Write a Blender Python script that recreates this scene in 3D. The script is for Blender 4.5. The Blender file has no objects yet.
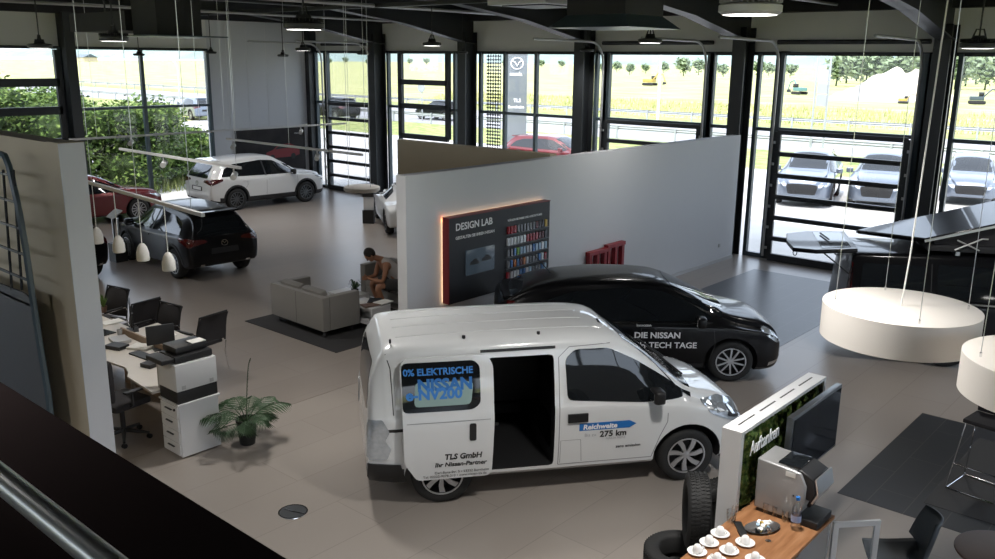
import bpy, bmesh, math, random
from mathutils import Vector, Matrix, noise
from mathutils.bvhtree import BVHTree
random.seed(7)
R = math.radians
COL = bpy.context.scene.collection

# ---------------------------------------------------------------- camera model
CF, CP, CR, CY, EYE = 878.45, 0.24553, 0.010287, 0.71749, 4.543
def _axes():
    c, s = math.cos, math.sin
    up = Vector((0, -c(CP), -s(CP))); fw = Vector((0, -s(CP), c(CP))); rt = Vector((1, 0, 0))
    Rr = Matrix(((c(CR), -s(CR), 0), (s(CR), c(CR), 0), (0, 0, 1)))
    up, fw, rt = Rr @ up, Rr @ fw, Rr @ rt
    return c(CY)*rt - s(CY)*fw, c(CY)*fw + s(CY)*rt, up
AX = _axes()
def ray(x, y):
    d = Vector(((x-497.5)/CF, (y-279.5)/CF, 1))
    return Vector((AX[0].dot(d), AX[1].dot(d), AX[2].dot(d)))
def at(x, y, z=0.0):                       # point of the place seen at a pixel, at a height
    d = ray(x, y); t = (z-EYE)/d.z
    return Vector((d.x*t, d.y*t, z))
def onY(x, y, Y):
    d = ray(x, y); t = Y/d.y
    return Vector((d.x*t, Y, EYE+d.z*t))
def onX(x, y, X):
    d = ray(x, y); t = X/d.x
    return Vector((X, d.y*t, EYE+d.z*t))

# ---------------------------------------------------------------- materials
def _new(name):
    m = bpy.data.materials.new(name); m.use_nodes = True
    nt = m.node_tree; b = nt.nodes['Principled BSDF']
    return m, nt, b
def pm(name, col, rough=.5, metal=0, var=.06, scale=12, bump=0, coat=0, spec=.5, emit=None, es=0, sheen=0):
    m, nt, b = _new(name); N = nt.nodes; L = nt.links
    tc = N.new('ShaderNodeTexCoord'); nz = N.new('ShaderNodeTexNoise')
    nz.inputs['Scale'].default_value = scale; nz.inputs['Detail'].default_value = 4
    L.new(tc.outputs['Object'], nz.inputs['Vector'])
    mx = N.new('ShaderNodeMix'); mx.data_type = 'RGBA'
    c = Vector(col)
    mx.inputs[6].default_value = (*(c*(1-var)), 1); mx.inputs[7].default_value = (*[min(1, v*(1+var)) for v in c], 1)
    L.new(nz.outputs['Fac'], mx.inputs[0]); L.new(mx.outputs[2], b.inputs['Base Color'])
    b.inputs['Roughness'].default_value = rough; b.inputs['Metallic'].default_value = metal
    b.inputs['Specular IOR Level'].default_value = spec
    if coat: b.inputs['Coat Weight'].default_value = coat; b.inputs['Coat Roughness'].default_value = .03
    if sheen: b.inputs['Sheen Weight'].default_value = sheen
    if bump:
        bp = N.new('ShaderNodeBump'); bp.inputs['Strength'].default_value = bump; bp.inputs['Distance'].default_value = .01
        L.new(nz.outputs['Fac'], bp.inputs['Height']); L.new(bp.outputs['Normal'], b.inputs['Normal'])
    if emit: b.inputs['Emission Color'].default_value = (*emit, 1); b.inputs['Emission Strength'].default_value = es
    return m
def glassm(name, tint=(.95, .98, 1), fac=.08, rough=.0):
    m = bpy.data.materials.new(name); m.use_nodes = True; nt = m.node_tree; N = nt.nodes; L = nt.links
    N.remove(N['Principled BSDF']); out = N['Material Output']
    tr = N.new('ShaderNodeBsdfTransparent'); tr.inputs[0].default_value = (*tint, 1)
    gl = N.new('ShaderNodeBsdfGlossy'); gl.inputs['Roughness'].default_value = rough
    fr = N.new('ShaderNodeLayerWeight'); fr.inputs['Blend'].default_value = .25
    ml = N.new('ShaderNodeMath'); ml.operation = 'MULTIPLY_ADD'; ml.inputs[1].default_value = .5; ml.inputs[2].default_value = fac*.5
    L.new(fr.outputs['Fresnel'], ml.inputs[0])
    mx = N.new('ShaderNodeMixShader'); L.new(ml.outputs[0], mx.inputs[0]); L.new(tr.outputs[0], mx.inputs[1]); L.new(gl.outputs[0], mx.inputs[2])
    L.new(mx.outputs[0], out.inputs[0]); return m
def tilem(name, c1, c2, mortar, bw, bh, rough=.3, ms=.004, offset=.5, spec=.5, nscale=3, streak=False):
    m, nt, b = _new(name); N = nt.nodes; L = nt.links
    tc = N.new('ShaderNodeTexCoord'); br = N.new('ShaderNodeTexBrick')
    mp = N.new('ShaderNodeMapping'); mp.inputs['Rotation'].default_value = (0, 0, R(90))
    L.new(tc.outputs['Object'], mp.inputs[0]); L.new(mp.outputs[0], br.inputs['Vector'])
    br.inputs['Scale'].default_value = 1; br.inputs['Brick Width'].default_value = bw; br.inputs['Row Height'].default_value = bh
    br.inputs['Mortar Size'].default_value = ms; br.inputs['Mortar Smooth'].default_value = .2; br.offset = offset
    br.inputs['Color1'].default_value = (*c1, 1); br.inputs['Color2'].default_value = (*c2, 1); br.inputs['Mortar'].default_value = (*mortar, 1)
    nz = N.new('ShaderNodeTexNoise'); nz.inputs['Scale'].default_value = nscale; nz.inputs['Detail'].default_value = 3
    m2 = N.new('ShaderNodeMapping'); m2.inputs['Scale'].default_value = (1, .15 if streak else 1, 1)
    L.new(tc.outputs['Object'], m2.inputs[0]); L.new(m2.outputs[0], nz.inputs['Vector'])
    mx = N.new('ShaderNodeMix'); mx.data_type = 'RGBA'; mx.blend_type = 'MULTIPLY'; mx.inputs[0].default_value = .03
    L.new(br.outputs['Color'], mx.inputs[6]); L.new(nz.outputs['Fac'], mx.inputs[7])
    L.new(mx.outputs[2], b.inputs['Base Color'])
    rr = N.new('ShaderNodeMapRange'); rr.inputs[3].default_value = rough; rr.inputs[4].default_value = rough
    L.new(nz.outputs['Fac'], rr.inputs[0]); L.new(rr.outputs[0], b.inputs['Roughness'])
    b.inputs['Specular IOR Level'].default_value = spec
    bp = N.new('ShaderNodeBump'); bp.inputs['Strength'].default_value = .05; bp.inputs['Distance'].default_value = .001
    iv = N.new('ShaderNodeMath'); iv.operation = 'SUBTRACT'; iv.inputs[0].default_value = 1; L.new(br.outputs['Fac'], iv.inputs[1])
    return m
def noisem(name, cols, scale=1.0, rough=.9, detail=6, stretch=(1, 1, 1), bump=0):
    m, nt, b = _new(name); N = nt.nodes; L = nt.links
    tc = N.new('ShaderNodeTexCoord'); mp = N.new('ShaderNodeMapping'); mp.inputs['Scale'].default_value = stretch
    nz = N.new('ShaderNodeTexNoise'); nz.inputs['Scale'].default_value = scale; nz.inputs['Detail'].default_value = detail
    L.new(tc.outputs['Object'], mp.inputs[0]); L.new(mp.outputs[0], nz.inputs['Vector'])
    cr = N.new('ShaderNodeValToRGB'); el = cr.color_ramp.elements
    n = len(cols)
    el[0].position = .3; el[0].color = (*cols[0], 1); el[1].position = .7; el[1].color = (*cols[-1], 1)
    for i in range(1, n-1):
        e = el.new(.3+.4*i/(n-1)); e.color = (*cols[i], 1)
    L.new(nz.outputs['Fac'], cr.inputs[0]); L.new(cr.outputs[0], b.inputs['Base Color'])
    b.inputs['Roughness'].default_value = rough; b.inputs['Specular IOR Level'].default_value = .2
    if bump:
        bp = N.new('ShaderNodeBump'); bp.inputs['Strength'].default_value = bump; bp.inputs['Distance'].default_value = .03
        L.new(nz.outputs['Fac'], bp.inputs['Height']); L.new(bp.outputs['Normal'], b.inputs['Normal'])
    return m
def emitm(name, col, s):
    return pm(name, col, emit=col, es=s, var=.01)
M = {}

# ---------------------------------------------------------------- mesh builder
class MB:
    def __init__(s): s.b = bmesh.new()
    def _x(s, vs, mat, mi):
        if mat is not None: bmesh.ops.transform(s.b, matrix=mat, verts=vs)
        if mi:
            st = set(vs)
            for f in {f for v in vs for f in v.link_faces}:
                f.material_index = mi
        return vs
    def box(s, a, b, mat=None, mi=0, bev=0):          # two opposite corners
        lo = [min(a[i], b[i]) for i in range(3)]; hi = [max(a[i], b[i]) for i in range(3)]
        n0 = len(s.b.verts)
        r = bmesh.ops.create_cube(s.b, size=1)
        vs = r['verts']
        for v in vs:
            v.co = Vector([(lo[i]+hi[i])/2+v.co[i]*(hi[i]-lo[i]) for i in range(3)])
        if bev:
            es = list({e for v in vs for e in v.link_edges})
            r2 = bmesh.ops.bevel(s.b, geom=es, offset=bev, segments=2, affect='EDGES', profile=.6)
            vs = list({v for f in r2['faces'] for v in f.verts} | {v for v in vs if v.is_valid})
        return s._x(vs, mat, mi)
    def cyl(s, p, q, r, r2=None, n=12, mi=0, cap=True):
        p, q = Vector(p), Vector(q); d = q-p
        g = bmesh.ops.create_cone(s.b, cap_ends=cap, segments=n, radius1=r, radius2=r if r2 is None else r2, depth=d.length)
        mt = Matrix.Translation((p+q)/2) @ d.to_track_quat('Z', 'Y').to_matrix().to_4x4()
        return s._x(g['verts'], mt, mi)
    def sph(s, c, r, n=12, mi=0, sc=(1, 1, 1), mat=None):
        g = bmesh.ops.create_uvsphere(s.b, u_segments=n, v_segments=max(6, n//2+2), radius=1)
        mt = Matrix.Translation(c) @ Matrix.Diagonal((r*sc[0], r*sc[1], r*sc[2], 1))
        if mat is not None: mt = mat @ mt
        return s._x(g['verts'], mt, mi)
    def tube(s, pts, r, n=8, mi=0, closed=False):
        pts = [Vector(p) for p in pts]; rings = []; N = len(pts)
        rr = r if isinstance(r, (list, tuple)) else [r]*N
        up = None
        for i, p in enumerate(pts):
            if closed: d = (pts[(i+1) % N]-pts[i-1])
            else: d = (pts[min(i+1, N-1)]-pts[max(i-1, 0)])
            d.normalize()
            if up is None: up = Vector((0, 0, 1)) if abs(d.z) < .9 else Vector((1, 0, 0))
            a = d.cross(up)
            if a.length < 1e-4: a = d.orthogonal()
            a.normalize(); bb = a.cross(d).normalized(); up = bb
            rings.append([s.b.verts.new(p+(a*math.cos(t)+bb*math.sin(t))*rr[i]) for t in [2*math.pi*k/n for k in range(n)]])
        fs = []
        M_ = N if closed else N-1
        for i in range(M_):
            A, B = rings[i], rings[(i+1) % N]
            for k in range(n):
                fs.append(s.b.faces.new((A[k], A[(k+1) % n], B[(k+1) % n], B[k])))
        if not closed:
            fs.append(s.b.faces.new(list(reversed(rings[0])))); fs.append(s.b.faces.new(rings[-1]))
        for f in fs: f.material_index = mi; f.smooth = True
        return [v for r_ in rings for v in r_]
    def lathe(s, prof, n=24, mat=None, mi=0, cap=True):   # prof (r,z)
        rings = []
        for r, z in prof:
            if r < 1e-5: rings.append([s.b.verts.new((0, 0, z))])
            else: rings.append([s.b.verts.new((r*math.cos(2*math.pi*k/n), r*math.sin(2*math.pi*k/n), z)) for k in range(n)])
        for A, B in zip(rings, rings[1:]):
            for k in range(n):
                k2 = (k+1) % n
                a = [A[0]] if len(A) == 1 else [A[k], A[k2]]
                b = [B[0]] if len(B) == 1 else [B[k2], B[k]]
                if len(a)+len(b) > 2:
                    f = s.b.faces.new(a+b); f.smooth = True; f.material_index = mi
        if cap:
            if len(rings[0]) > 1: s.b.faces.new(list(reversed(rings[0]))).material_index = mi
            if len(rings[-1]) > 1: s.b.faces.new(rings[-1]).material_index = mi
        vs = [v for r_ in rings for v in r_]
        if mat is not None: bmesh.ops.transform(s.b, matrix=mat, verts=vs)
        return vs
    def prism(s, poly, h, mat=None, mi=0):               # polygon in xy, extruded 0..h in z
        a = [s.b.verts.new((p[0], p[1], 0)) for p in poly]; b = [s.b.verts.new((p[0], p[1], h)) for p in poly]
        n = len(poly)
        fs = [s.b.faces.new(list(reversed(a))), s.b.faces.new(b)]
        for k in range(n): fs.append(s.b.faces.new((a[k], a[(k+1) % n], b[(k+1) % n], b[k])))
        for f in fs: f.material_index = mi
        if mat is not None: bmesh.ops.transform(s.b, matrix=mat, verts=a+b)
        return a+b
    def quad(s, *p, mi=0):
        f = s.b.faces.new([s.b.verts.new(v) for v in p]); f.material_index = mi; return f
    def build(s, name, mats, parent=None, loc=None, rz=0, smooth=35, bevel=0):
        bmesh.ops.recalc_face_normals(s.b, faces=s.b.faces)
        me = bpy.data.meshes.new(name); s.b.to_mesh(me); s.b.free()
        return link(name, me, mats, parent, loc, rz, smooth, bevel)
def link(name, me, mats, parent=None, loc=None, rz=0, smooth=35, bevel=0):
    o = bpy.data.objects.new(name, me); COL.objects.link(o)
    for m in (mats if isinstance(mats, (list, tuple)) else [mats]): me.materials.append(M[m] if isinstance(m, str) else m)
    if smooth:
        me.shade_smooth(); me.set_sharp_from_angle(angle=R(smooth))
    if parent is not None: o.parent = parent
    if loc is not None: o.location = loc
    o.rotation_euler.z = rz
    if bevel:
        md = o.modifiers.new('b', 'BEVEL'); md.width = bevel; md.segments = 2; md.limit_method = 'ANGLE'
    return o
def tag(o, label=None, cat=None, group=None, kind=None):
    if label: o['label'] = label
    if cat: o['category'] = cat
    if group: o['group'] = group
    if kind: o['kind'] = kind
    return o
def empty(name, loc=(0, 0, 0), rz=0, label=None, cat=None, group=None):
    o = bpy.data.objects.new(name, None); COL.objects.link(o); o.empty_display_size = .1
    o.location = loc; o.rotation_euler.z = rz
    return tag(o, label, cat, group)
KIDS = {}
def copy_tree(o, parent=None, loc=None, rz=None, label=None):
    c = o.copy(); COL.objects.link(c)
    if parent is not None: c.parent = parent
    if loc is not None: c.location = loc
    if rz is not None: c.rotation_euler.z = rz
    if label: c['label'] = label
    for ch in [x for x in bpy.data.objects if x.parent == o and x is not c]: copy_tree(ch, c)
    return c
def struct(o, label=None, cat=None):
    o['kind'] = 'structure'
    if label: o['label'] = label
    if cat: o['category'] = cat
    return o
def text_mesh(body, size, bold=0.0, align='LEFT', extrude=0, shear=0):
    cu = bpy.data.curves.new('t', 'FONT'); cu.body = body; cu.size = size; cu.align_x = align; cu.offset = bold; cu.shear = shear
    cu.extrude = extrude; cu.resolution_u = 3
    o = bpy.data.objects.new('t', cu); COL.objects.link(o)
    dg = bpy.context.evaluated_depsgraph_get(); dg.update()
    me = bpy.data.meshes.new_from_object(o.evaluated_get(dg))
    bpy.data.objects.remove(o); bpy.data.curves.remove(cu)
    return me
def text_obj(name, body, size, mat, matrix, parent=None, bold=0, align='LEFT', extrude=.0015, shear=0):
    me = text_mesh(body, size, bold, align, extrude, shear)
    me.materials.clear(); me.transform(matrix)
    return link(name, me, mat, parent, smooth=0)
def frame_mat(o, xd, yd):                 # matrix mapping text x,y to given world directions
    xd = Vector(xd).normalized(); yd = Vector(yd).normalized(); zd = xd.cross(yd)
    return Matrix(((xd.x, yd.x, zd.x, o[0]), (xd.y, yd.y, zd.y, o[1]), (xd.z, yd.z, zd.z, o[2]), (0, 0, 0, 1)))

# ---------------------------------------------------------------- vehicles
def cr(P, t):
    n = len(P)-1; i = min(int(t), n-1); u = t-i
    g = lambda k: P[max(0, min(n, k))]
    out = []
    for a, b, c, d in zip(g(i-1), g(i), g(i+1), g(i+2)):
        # limited Catmull-Rom
        m1 = (c-a)/2; m2 = (d-b)/2; s = c-b
        if s == 0: m1 = m2 = 0
        else:
            m1 = 0 if m1*s < 0 else math.copysign(min(abs(m1), 3*abs(s)), m1)
            m2 = 0 if m2*s < 0 else math.copysign(min(abs(m2), 3*abs(s)), m2)
        h = u*u*(3-2*u)
        out.append((2*u**3-3*u**2+1)*b+(u**3-2*u**2+u)*m1+(-2*u**3+3*u**2)*c+(u**3-u**2)*m2)
    return out
def section(st, crown):
    x, zb, zs, zt, ws, wb, wt, r = st
    zs = min(zs, zt-.04); h = zt-zs; r = min(r, h*.8, wt*.5)
    crown = crown*min(1, max(.2, wt/.6))
    P = [(0, zb), (ws*.6, zb), (ws*.93, zb+.005), (ws, zb+.06), ((ws+wb)/2+.012, zb+(zs-zb)*.42), (wb+.004, zb+(zs-zb)*.8), (wb, zs-.025),
         (wb-.012-(wb-wt)*.03, zs+.012), (wb+(wt-wb)*.52+.008, zs+(zt-r-zs)*.5), (wt, zt-r), (wt-r*.25, zt-r*.35), (wt-r, zt-.0), (wt*.45, zt+crown*.75), (0, zt+crown)]
    out = [P[0], P[1], P[2], P[3]]
    body = P[3:]
    n = len(body)-1
    for k in range(n):
        for q in (1, 2):
            out.append(tuple(cr(body, k+q/2)))
    return [(x, y, z) for y, z in out]
def make_body(name, sts, mats, parent, crown=.03, sub=6, arches=(), arch_r=.36, cuts=(), clad_z=0, arch_clad=0, roofmi=None):
    secs = []
    n = len(sts)-1
    for i in range(n*sub+1):
        secs.append(section(cr(sts, i/sub), crown))
    b = bmesh.new(); rings = []
    for s in secs:
        right = [b.verts.new((x, -y, z)) for x, y, z in s]
        left = [b.verts.new((x, y, z)) for x, y, z in s[1:-1]]
        rings.append(right+list(reversed(left)))
    m = len(rings[0])
    for A, B in zip(rings, rings[1:]):
        for k in range(m): b.faces.new((A[k], A[(k+1) % m], B[(k+1) % m], B[k]))
    b.faces.new(list(reversed(rings[0]))); b.faces.new(rings[-1])
    bmesh.ops.recalc_face_normals(b, faces=b.faces)
    full = BVHTree.FromBMesh(b)
    me = bpy.data.meshes.new(name); b.to_mesh(me); b.free()
    o = bpy.data.objects.new(name, me); COL.objects.link(o)
    for mt in mats: me.materials.append(M[mt])
    cut = []
    def cutter(bm):
        bmesh.ops.recalc_face_normals(bm, faces=bm.faces)
        cm = bpy.data.meshes.new('c'); bm.to_mesh(cm); bm.free(); co = bpy.data.objects.new('c', cm); COL.objects.link(co)
        cm.materials.append(M['car_trim'])
        md = o.modifiers.new('x', 'BOOLEAN'); md.operation = 'DIFFERENCE'; md.object = co; md.solver = 'EXACT'; md.material_mode = 'TRANSFER'
        cut.append(co)
    for ax in arches:
        for sgn in (-1, 1):
            t = MB(); t.cyl((ax[0], sgn*1.2, ax[1]), (ax[0], sgn*.52, ax[1]), arch_r, n=32); cutter(t.b)
    for a, c in cuts:
        t = MB(); t.box(a, c, bev=.05); cutter(t.b)
    dg = bpy.context.evaluated_depsgraph_get(); dg.update()
    nm = bpy.data.meshes.new_from_object(o.evaluated_get(dg))
    o.modifiers.clear(); o.data = nm
    for c in cut: bpy.data.objects.remove(c)
    trim = next((i for i, q in enumerate(nm.materials) if q == M['car_trim']), 0)
    for p in nm.polygons:
        c = p.center
        if p.material_index == 0:
            if clad_z and c.z < clad_z: p.material_index = trim
            elif arch_clad and abs(c.y) > .6 and abs(p.normal.y) > .5 and any((c.x-a[0])**2+(c.z-a[1])**2 < (arch_r+arch_clad)**2 for a in arches): p.material_index = trim
            elif roofmi is not None and roofmi(c, p.normal): p.material_index = trim
    nm.shade_smooth(); nm.set_sharp_from_angle(angle=R(38))
    nm.name = name; o.parent = parent
    return o, full
DIRS = {'R': (Vector((0, -1, 0)), lambda a, b: Vector((a, -3, b))), 'L': (Vector((0, 1, 0)), lambda a, b: Vector((a, 3, b))),
        'F': (Vector((1, 0, 0)), lambda a, b: Vector((5, a, b))), 'B': (Vector((-1, 0, 0)), lambda a, b: Vector((-5, a, b))),
        'T': (Vector((0, 0, 1)), lambda a, b: Vector((a, b, 5)))}
def skin(name, poly, side, bvh, mat, parent, off=.004, thick=.003, step=.09, mesh=None, smooth=40, hug=True, label=None):
    """polygon (or flat mesh) in the side view laid onto the surface of the body"""
    b = bmesh.new()
    if mesh is not None: b.from_mesh(mesh)
    else:
        vs = [b.verts.new((p[0], p[1], 0)) for p in poly]; b.faces.new(vs)
    xs = [v.co.x for v in b.verts]; ys = [v.co.y for v in b.verts]
    if step:
        for ax, arr in ((0, xs), (1, ys)):
            lo, hi = min(arr), max(arr); k = max(1, int((hi-lo)/step))
            for i in range(1, k+1):
                t = lo+(hi-lo)*i/(k+1)
                co = (t, 0, 0) if ax == 0 else (0, t, 0); no = (1, 0, 0) if ax == 0 else (0, 1, 0)
                bmesh.ops.bisect_plane(b, geom=list(b.verts)+list(b.edges)+list(b.faces), plane_co=co, plane_no=no)
    d, org = DIRS[side]; front = []
    bmesh.ops.triangulate(b, faces=[f for f in b.faces if len(f.verts) > 4])
    outer = {}; inner = {}
    for v in list(b.verts):
        o0 = org(v.co.x, v.co.y)
        h = bvh.ray_cast(o0, -d)
        if h[0] is None:
            h = bvh.find_nearest(Vector((o0.x if side in 'RLT' else (2 if side == 'F' else -2), o0.y if side in 'FBT' else (-.8 if side == 'R' else .8), o0.z if side != 'T' else 1.2)))
        nn = h[1] if h[1].dot(d) > 0 else -h[1]
        if not hug: nn = d
        outer[v] = h[0]+nn*(off+thick); inner[v] = h[0]+nn*off
    r = MB(); mo = {v: r.b.verts.new(p) for v, p in outer.items()}; mi_ = {v: r.b.verts.new(p) for v, p in inner.items()}
    for f in b.faces:
        try:
            r.b.faces.new([mo[v] for v in f.verts]); r.b.faces.new([mi_[v] for v in reversed(f.verts)])
        except ValueError: pass
    for e in b.edges:
        if len(e.link_faces) == 1:
            a, c = e.verts
            try: r.b.faces.new((mo[a], mo[c], mi_[c], mi_[a]))
            except ValueError: pass
    b.free()
    ob = r.build(name, mat, parent, smooth=smooth)
    if label: ob['label'] = label
    return ob
def skin_text(name, body, size, x, z, side, bvh, mat, parent, bold=0, off=.006, shear=0, align='LEFT', mirror=False, thick=.001, step=.12, rot=0):
    me = text_mesh(body, size, bold, align, 0, shear)
    if rot: me.transform(Matrix.Rotation(rot, 4, 'Z'))
    if mirror: me.transform(Matrix.Diagonal((-1, 1, 1, 1)))
    me.transform(Matrix.Translation((x, z, 0)))
    return skin(name, None, side, bvh, mat, parent, off, thick, step, mesh=me, smooth=0)
def strip(path, w):
    """thin polygon following a path (for seams)"""
    P = [Vector(p) for p in path]; L_, R_ = [], []
    for i, p in enumerate(P):
        d = (P[min(i+1, len(P)-1)]-P[max(i-1, 0)]).normalized(); n = Vector((-d.y, d.x))
        L_.append(p+n*w/2); R_.append(p-n*w/2)
    return L_+list(reversed(R_))
def wheel(parent, x, y, r, w, side, style=0, rimm='rim_silver', face=.68):
    """tyre with rim; side=-1 right, +1 left"""
    root = MB()
    prof = [(r*.62, -w*.42), (r*.80, -w*.5), (r*.93, -w*.47), (r*.985, -w*.36), (r, -w*.2), (r, w*.2), (r*.985, w*.36), (r*.93, w*.47), (r*.80, w*.5), (r*.62, w*.42)]
    rot = Matrix.Rotation(R(90*side*-1), 4, 'X')
    root.lathe(prof+[prof[0]], 40, mat=rot, cap=False)
    o = root.build('wheel', 'tyre', parent, smooth=50); o.location = (x, y, r)
    rim = MB(); fr = r*face
    # barrel + hub, spokes (outer side is +z before rotation)
    rim.lathe([(fr*.99, w*.40), (fr*1.0, w*.465), (fr*.93, w*.465), (fr*.92, w*.40)], 40, mat=rot, cap=False)
    rim.lathe([(fr*.9, -w*.4), (fr, w*.44), (fr*.95, w*.46), (fr*.9, w*.36), (fr*.88, -w*.3), (fr*.2, -w*.32), (0, -w*.32)], 40, mat=rot, cap=False, mi=1)
    rim.lathe([(0, w*.40), (fr*.16, w*.38), (fr*.22, w*.30), (fr*.22, w*.1)], 20, mat=rot, cap=False)
    ns = {0: 5, 1: 6, 2: 8, 3: 10, 4: 7}[style]
    for k in range(ns):
        a = 2*math.pi*k/ns
        hw = {0: .20, 1: .17, 2: .10, 3: .075, 4: .15}[style]
        if style in (0, 1):      # twin spokes
            for s in (-1, 1):
                p0 = Vector((fr*.12, s*fr*.06, w*.34)); p1 = Vector((fr*.92, s*fr*hw*1.3, w*.40))
                pts = [(p0.x, p0.y-fr*.05), (p1.x, p1.y-fr*.055), (p1.x, p1.y+fr*.055), (p0.x, p0.y+fr*.05)]
                rim.prism(pts, w*.09, mat=rot @ Matrix.Rotation(a, 4, 'Z') @ Matrix.Translation((0, 0, w*.30)))
        else:
            tw = fr*.22 if style == 4 else fr*.03
            pts = [(fr*.12, -fr*.07), (fr*.55, -fr*hw*.8+tw*.3), (fr*.93, -fr*hw+tw), (fr*.93, fr*hw+tw), (fr*.55, fr*hw*.8+tw*.3), (fr*.12, fr*.07)]
            rim.prism(pts, w*.09, mat=rot @ Matrix.Rotation(a, 4, 'Z') @ Matrix.Translation((0, 0, w*.29)))
    ro = rim.build('rim', [rimm, 'rim_inner'], o, smooth=30)
    return o
def four_wheels(parent, xf, xr, track, r, w, style=0, rimm='rim_silver'):
    for x in (xf, xr):
        for s in (-1, 1): wheel(parent, x, s*track, r, w, s, style, rimm)
# ---------------------------------------------------------------- the palette
M['floor'] = tilem('floor_tile', (.305, .271, .241), (.283, .251, .223), (.235, .207, .184), 2.1, .68, ms=.006, rough=.30, streak=True)
M['floor_dark'] = tilem('dark_tile', (.032, .033, .037), (.028, .03, .033), (.07, .067, .064), 1.05, .375, rough=.42, ms=.005, nscale=5, spec=.3)
M['floor_slate'] = tilem('slate_tile', (.045, .05, .062), (.040, .045, .056), (.08, .08, .09), .8, .4, rough=.36, ms=.005, nscale=4)
M['wall_white'] = pm('wall_white', (.62, .63, .65), .7, var=.015, scale=3)
M['wall_panel'] = pm('wall_panel', (.76, .76, .75), .6, var=.03, scale=2)
M['wall_grey'] = pm('wall_grey', (.30, .31, .32), .6, var=.03, scale=2)
M['wall_beige'] = pm('wall_beige', (.52, .44, .31), .75, var=.03, scale=3)
M['ceil'] = pm('ceiling_dark', (.022, .022, .025), .8, var=.2, scale=2)
M['steel'] = pm('steel_anthracite', (.022, .025, .028), .45, var=.1)
M['steelb'] = pm('steel_blue', (.06, .085, .10), .35, var=.1)
M['black'] = pm('black_plastic', (.012, .012, .013), .45)
M['blackm'] = pm('black_matt', (.02, .02, .022), .8)
M['alu'] = pm('aluminium', (.55, .56, .57), .3, metal=.9, var=.03)
M['chrome'] = pm('chrome', (.75, .75, .76), .08, metal=1, var=.01)
M['glass'] = glassm('window_glass', (.96, .965, .97), .04)
M['glass_clear'] = glassm('drinking_glass', (.93, .96, .98), .25)
M['tyre'] = pm('tyre_rubber', (.012, .012, .012), .75, var=.15, scale=40, bump=.2)
M['rim_silver'] = pm('rim_silver', (.55, .56, .58), .28, metal=.85, var=.03)
M['rim_inner'] = pm('rim_inner', (.03, .03, .032), .5, metal=.5)
M['far_daylight'] = pm('far_window_light', (.28, .40, .38), .3, var=.15, scale=5)
M['rim_dark'] = pm('rim_dark', (.16, .17, .18), .3, metal=.8, var=.05)
M['car_trim'] = pm('car_trim', (.014, .014, .015), .55)
M['car_glass'] = pm('car_glass', (.010, .012, .014), .04, var=.02, spec=.7)
M['paint_white'] = pm('paint_white', (.72, .73, .73), .35, coat=1, var=.008, scale=2)
M['paint_black'] = pm('paint_black', (.005, .005, .006), .3, coat=.4, var=.05, spec=.15)
M['paint_red'] = pm('paint_red', (.15, .008, .012), .3, coat=1, metal=.3, var=.05)
M['paint_silver'] = pm('paint_silver', (.16, .19, .24), .3, coat=1, metal=.5, var=.03)
M['lamp_clear'] = pm('headlamp', (.60, .65, .70), .08, metal=.6, var=.3, scale=30, spec=.8)
M['lamp_red'] = pm('taillamp', (.07, .004, .004), .12, var=.3, scale=20, coat=1)
M['decal_white'] = pm('decal_white', (.85, .85, .85), .5, var=.01)
M['decal_black'] = pm('decal_black', (.02, .02, .02), .5, var=.01)
M['decal_grey'] = pm('decal_grey', (.4, .4, .42), .5, var=.01)
M['decal_blue'] = pm('decal_blue', (.02, .16, .48), .4, var=.02)
M['decal_sky'] = pm('decal_sky', (.04, .22, .62), .4, var=.02)
M['seam'] = pm('panel_gap', (.03, .03, .03), .7)
M['seamw'] = pm('panel_gap_pale', (.25, .25, .26), .7)
M['fabric'] = pm('sofa_fabric', (.215, .205, .19), .95, var=.12, scale=180, bump=.15, sheen=.2)
M['rug'] = pm('rug_charcoal', (.028, .027, .028), 1, var=.25, scale=90, bump=.4)
M['white_lac'] = pm('white_lacquer', (.66, .66, .66), .4, var=.01)
M['desk'] = pm('desk_top', (.60, .56, .51), .45, var=.03)
M['mesh_black'] = pm('mesh_fabric', (.022, .02, .022), .85, var=.2, scale=200)
M['wood'] = noisem('walnut_counter', [(.20, .085, .035), (.27, .125, .055), (.33, .165, .08)], 6, .4, stretch=(4, .5, 1))
M['wood_pale'] = noisem('pale_wood', [(.30, .22, .16), (.36, .27, .2)], 5, .5, stretch=(1, 5, 1))
M['moss'] = noisem('moss', [(.010, .022, .006), (.05, .09, .018), (.16, .17, .05)], 26, .95, bump=1)
M['leaf'] = pm('palm_leaf', (.035, .075, .03), .6, var=.4, scale=8)
M['pot'] = pm('plant_pot', (.012, .013, .012), .6)
M['soil'] = pm('soil', (.03, .02, .014), 1, bump=.6)
M['red'] = pm('red_panel', (.13, .006, .012), .45, var=.03)
M['redbox'] = pm('red_lacquer', (.24, .012, .02), .4, var=.03)
M['board_black'] = pm('board_black', (.018, .020, .024), .5, var=.05)
M['screen'] = pm('screen_off', (.012, .014, .018), .08, var=.1)
M['skin'] = pm('skin', (.34, .16, .09), .6, var=.06)
M['hair'] = pm('hair', (.012, .009, .007), .7, var=.2, scale=80)
M['shirt'] = pm('tank_top', (.46, .43, .41), .9, var=.1, scale=60)
M['shorts'] = pm('shorts', (.05, .05, .05), .9, var=.1, scale=60)
M['paper'] = pm('paper', (.75, .74, .70), .7, var=.03)
M['porcelain'] = pm('porcelain', (.80, .79, .77), .15, var=.01, coat=.5)
M['machine'] = pm('machine_silver', (.36, .36, .36), .35, metal=.45, var=.03)
M['plastic_blue'] = pm('chair_shell', (.035, .045, .055), .5)
M['brown_top'] = pm('brown_table', (.16, .09, .06), .5)
M['drum'] = pm('lamp_drum_fabric', (.70, .66, .61), .75, var=.01, scale=4)
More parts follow.
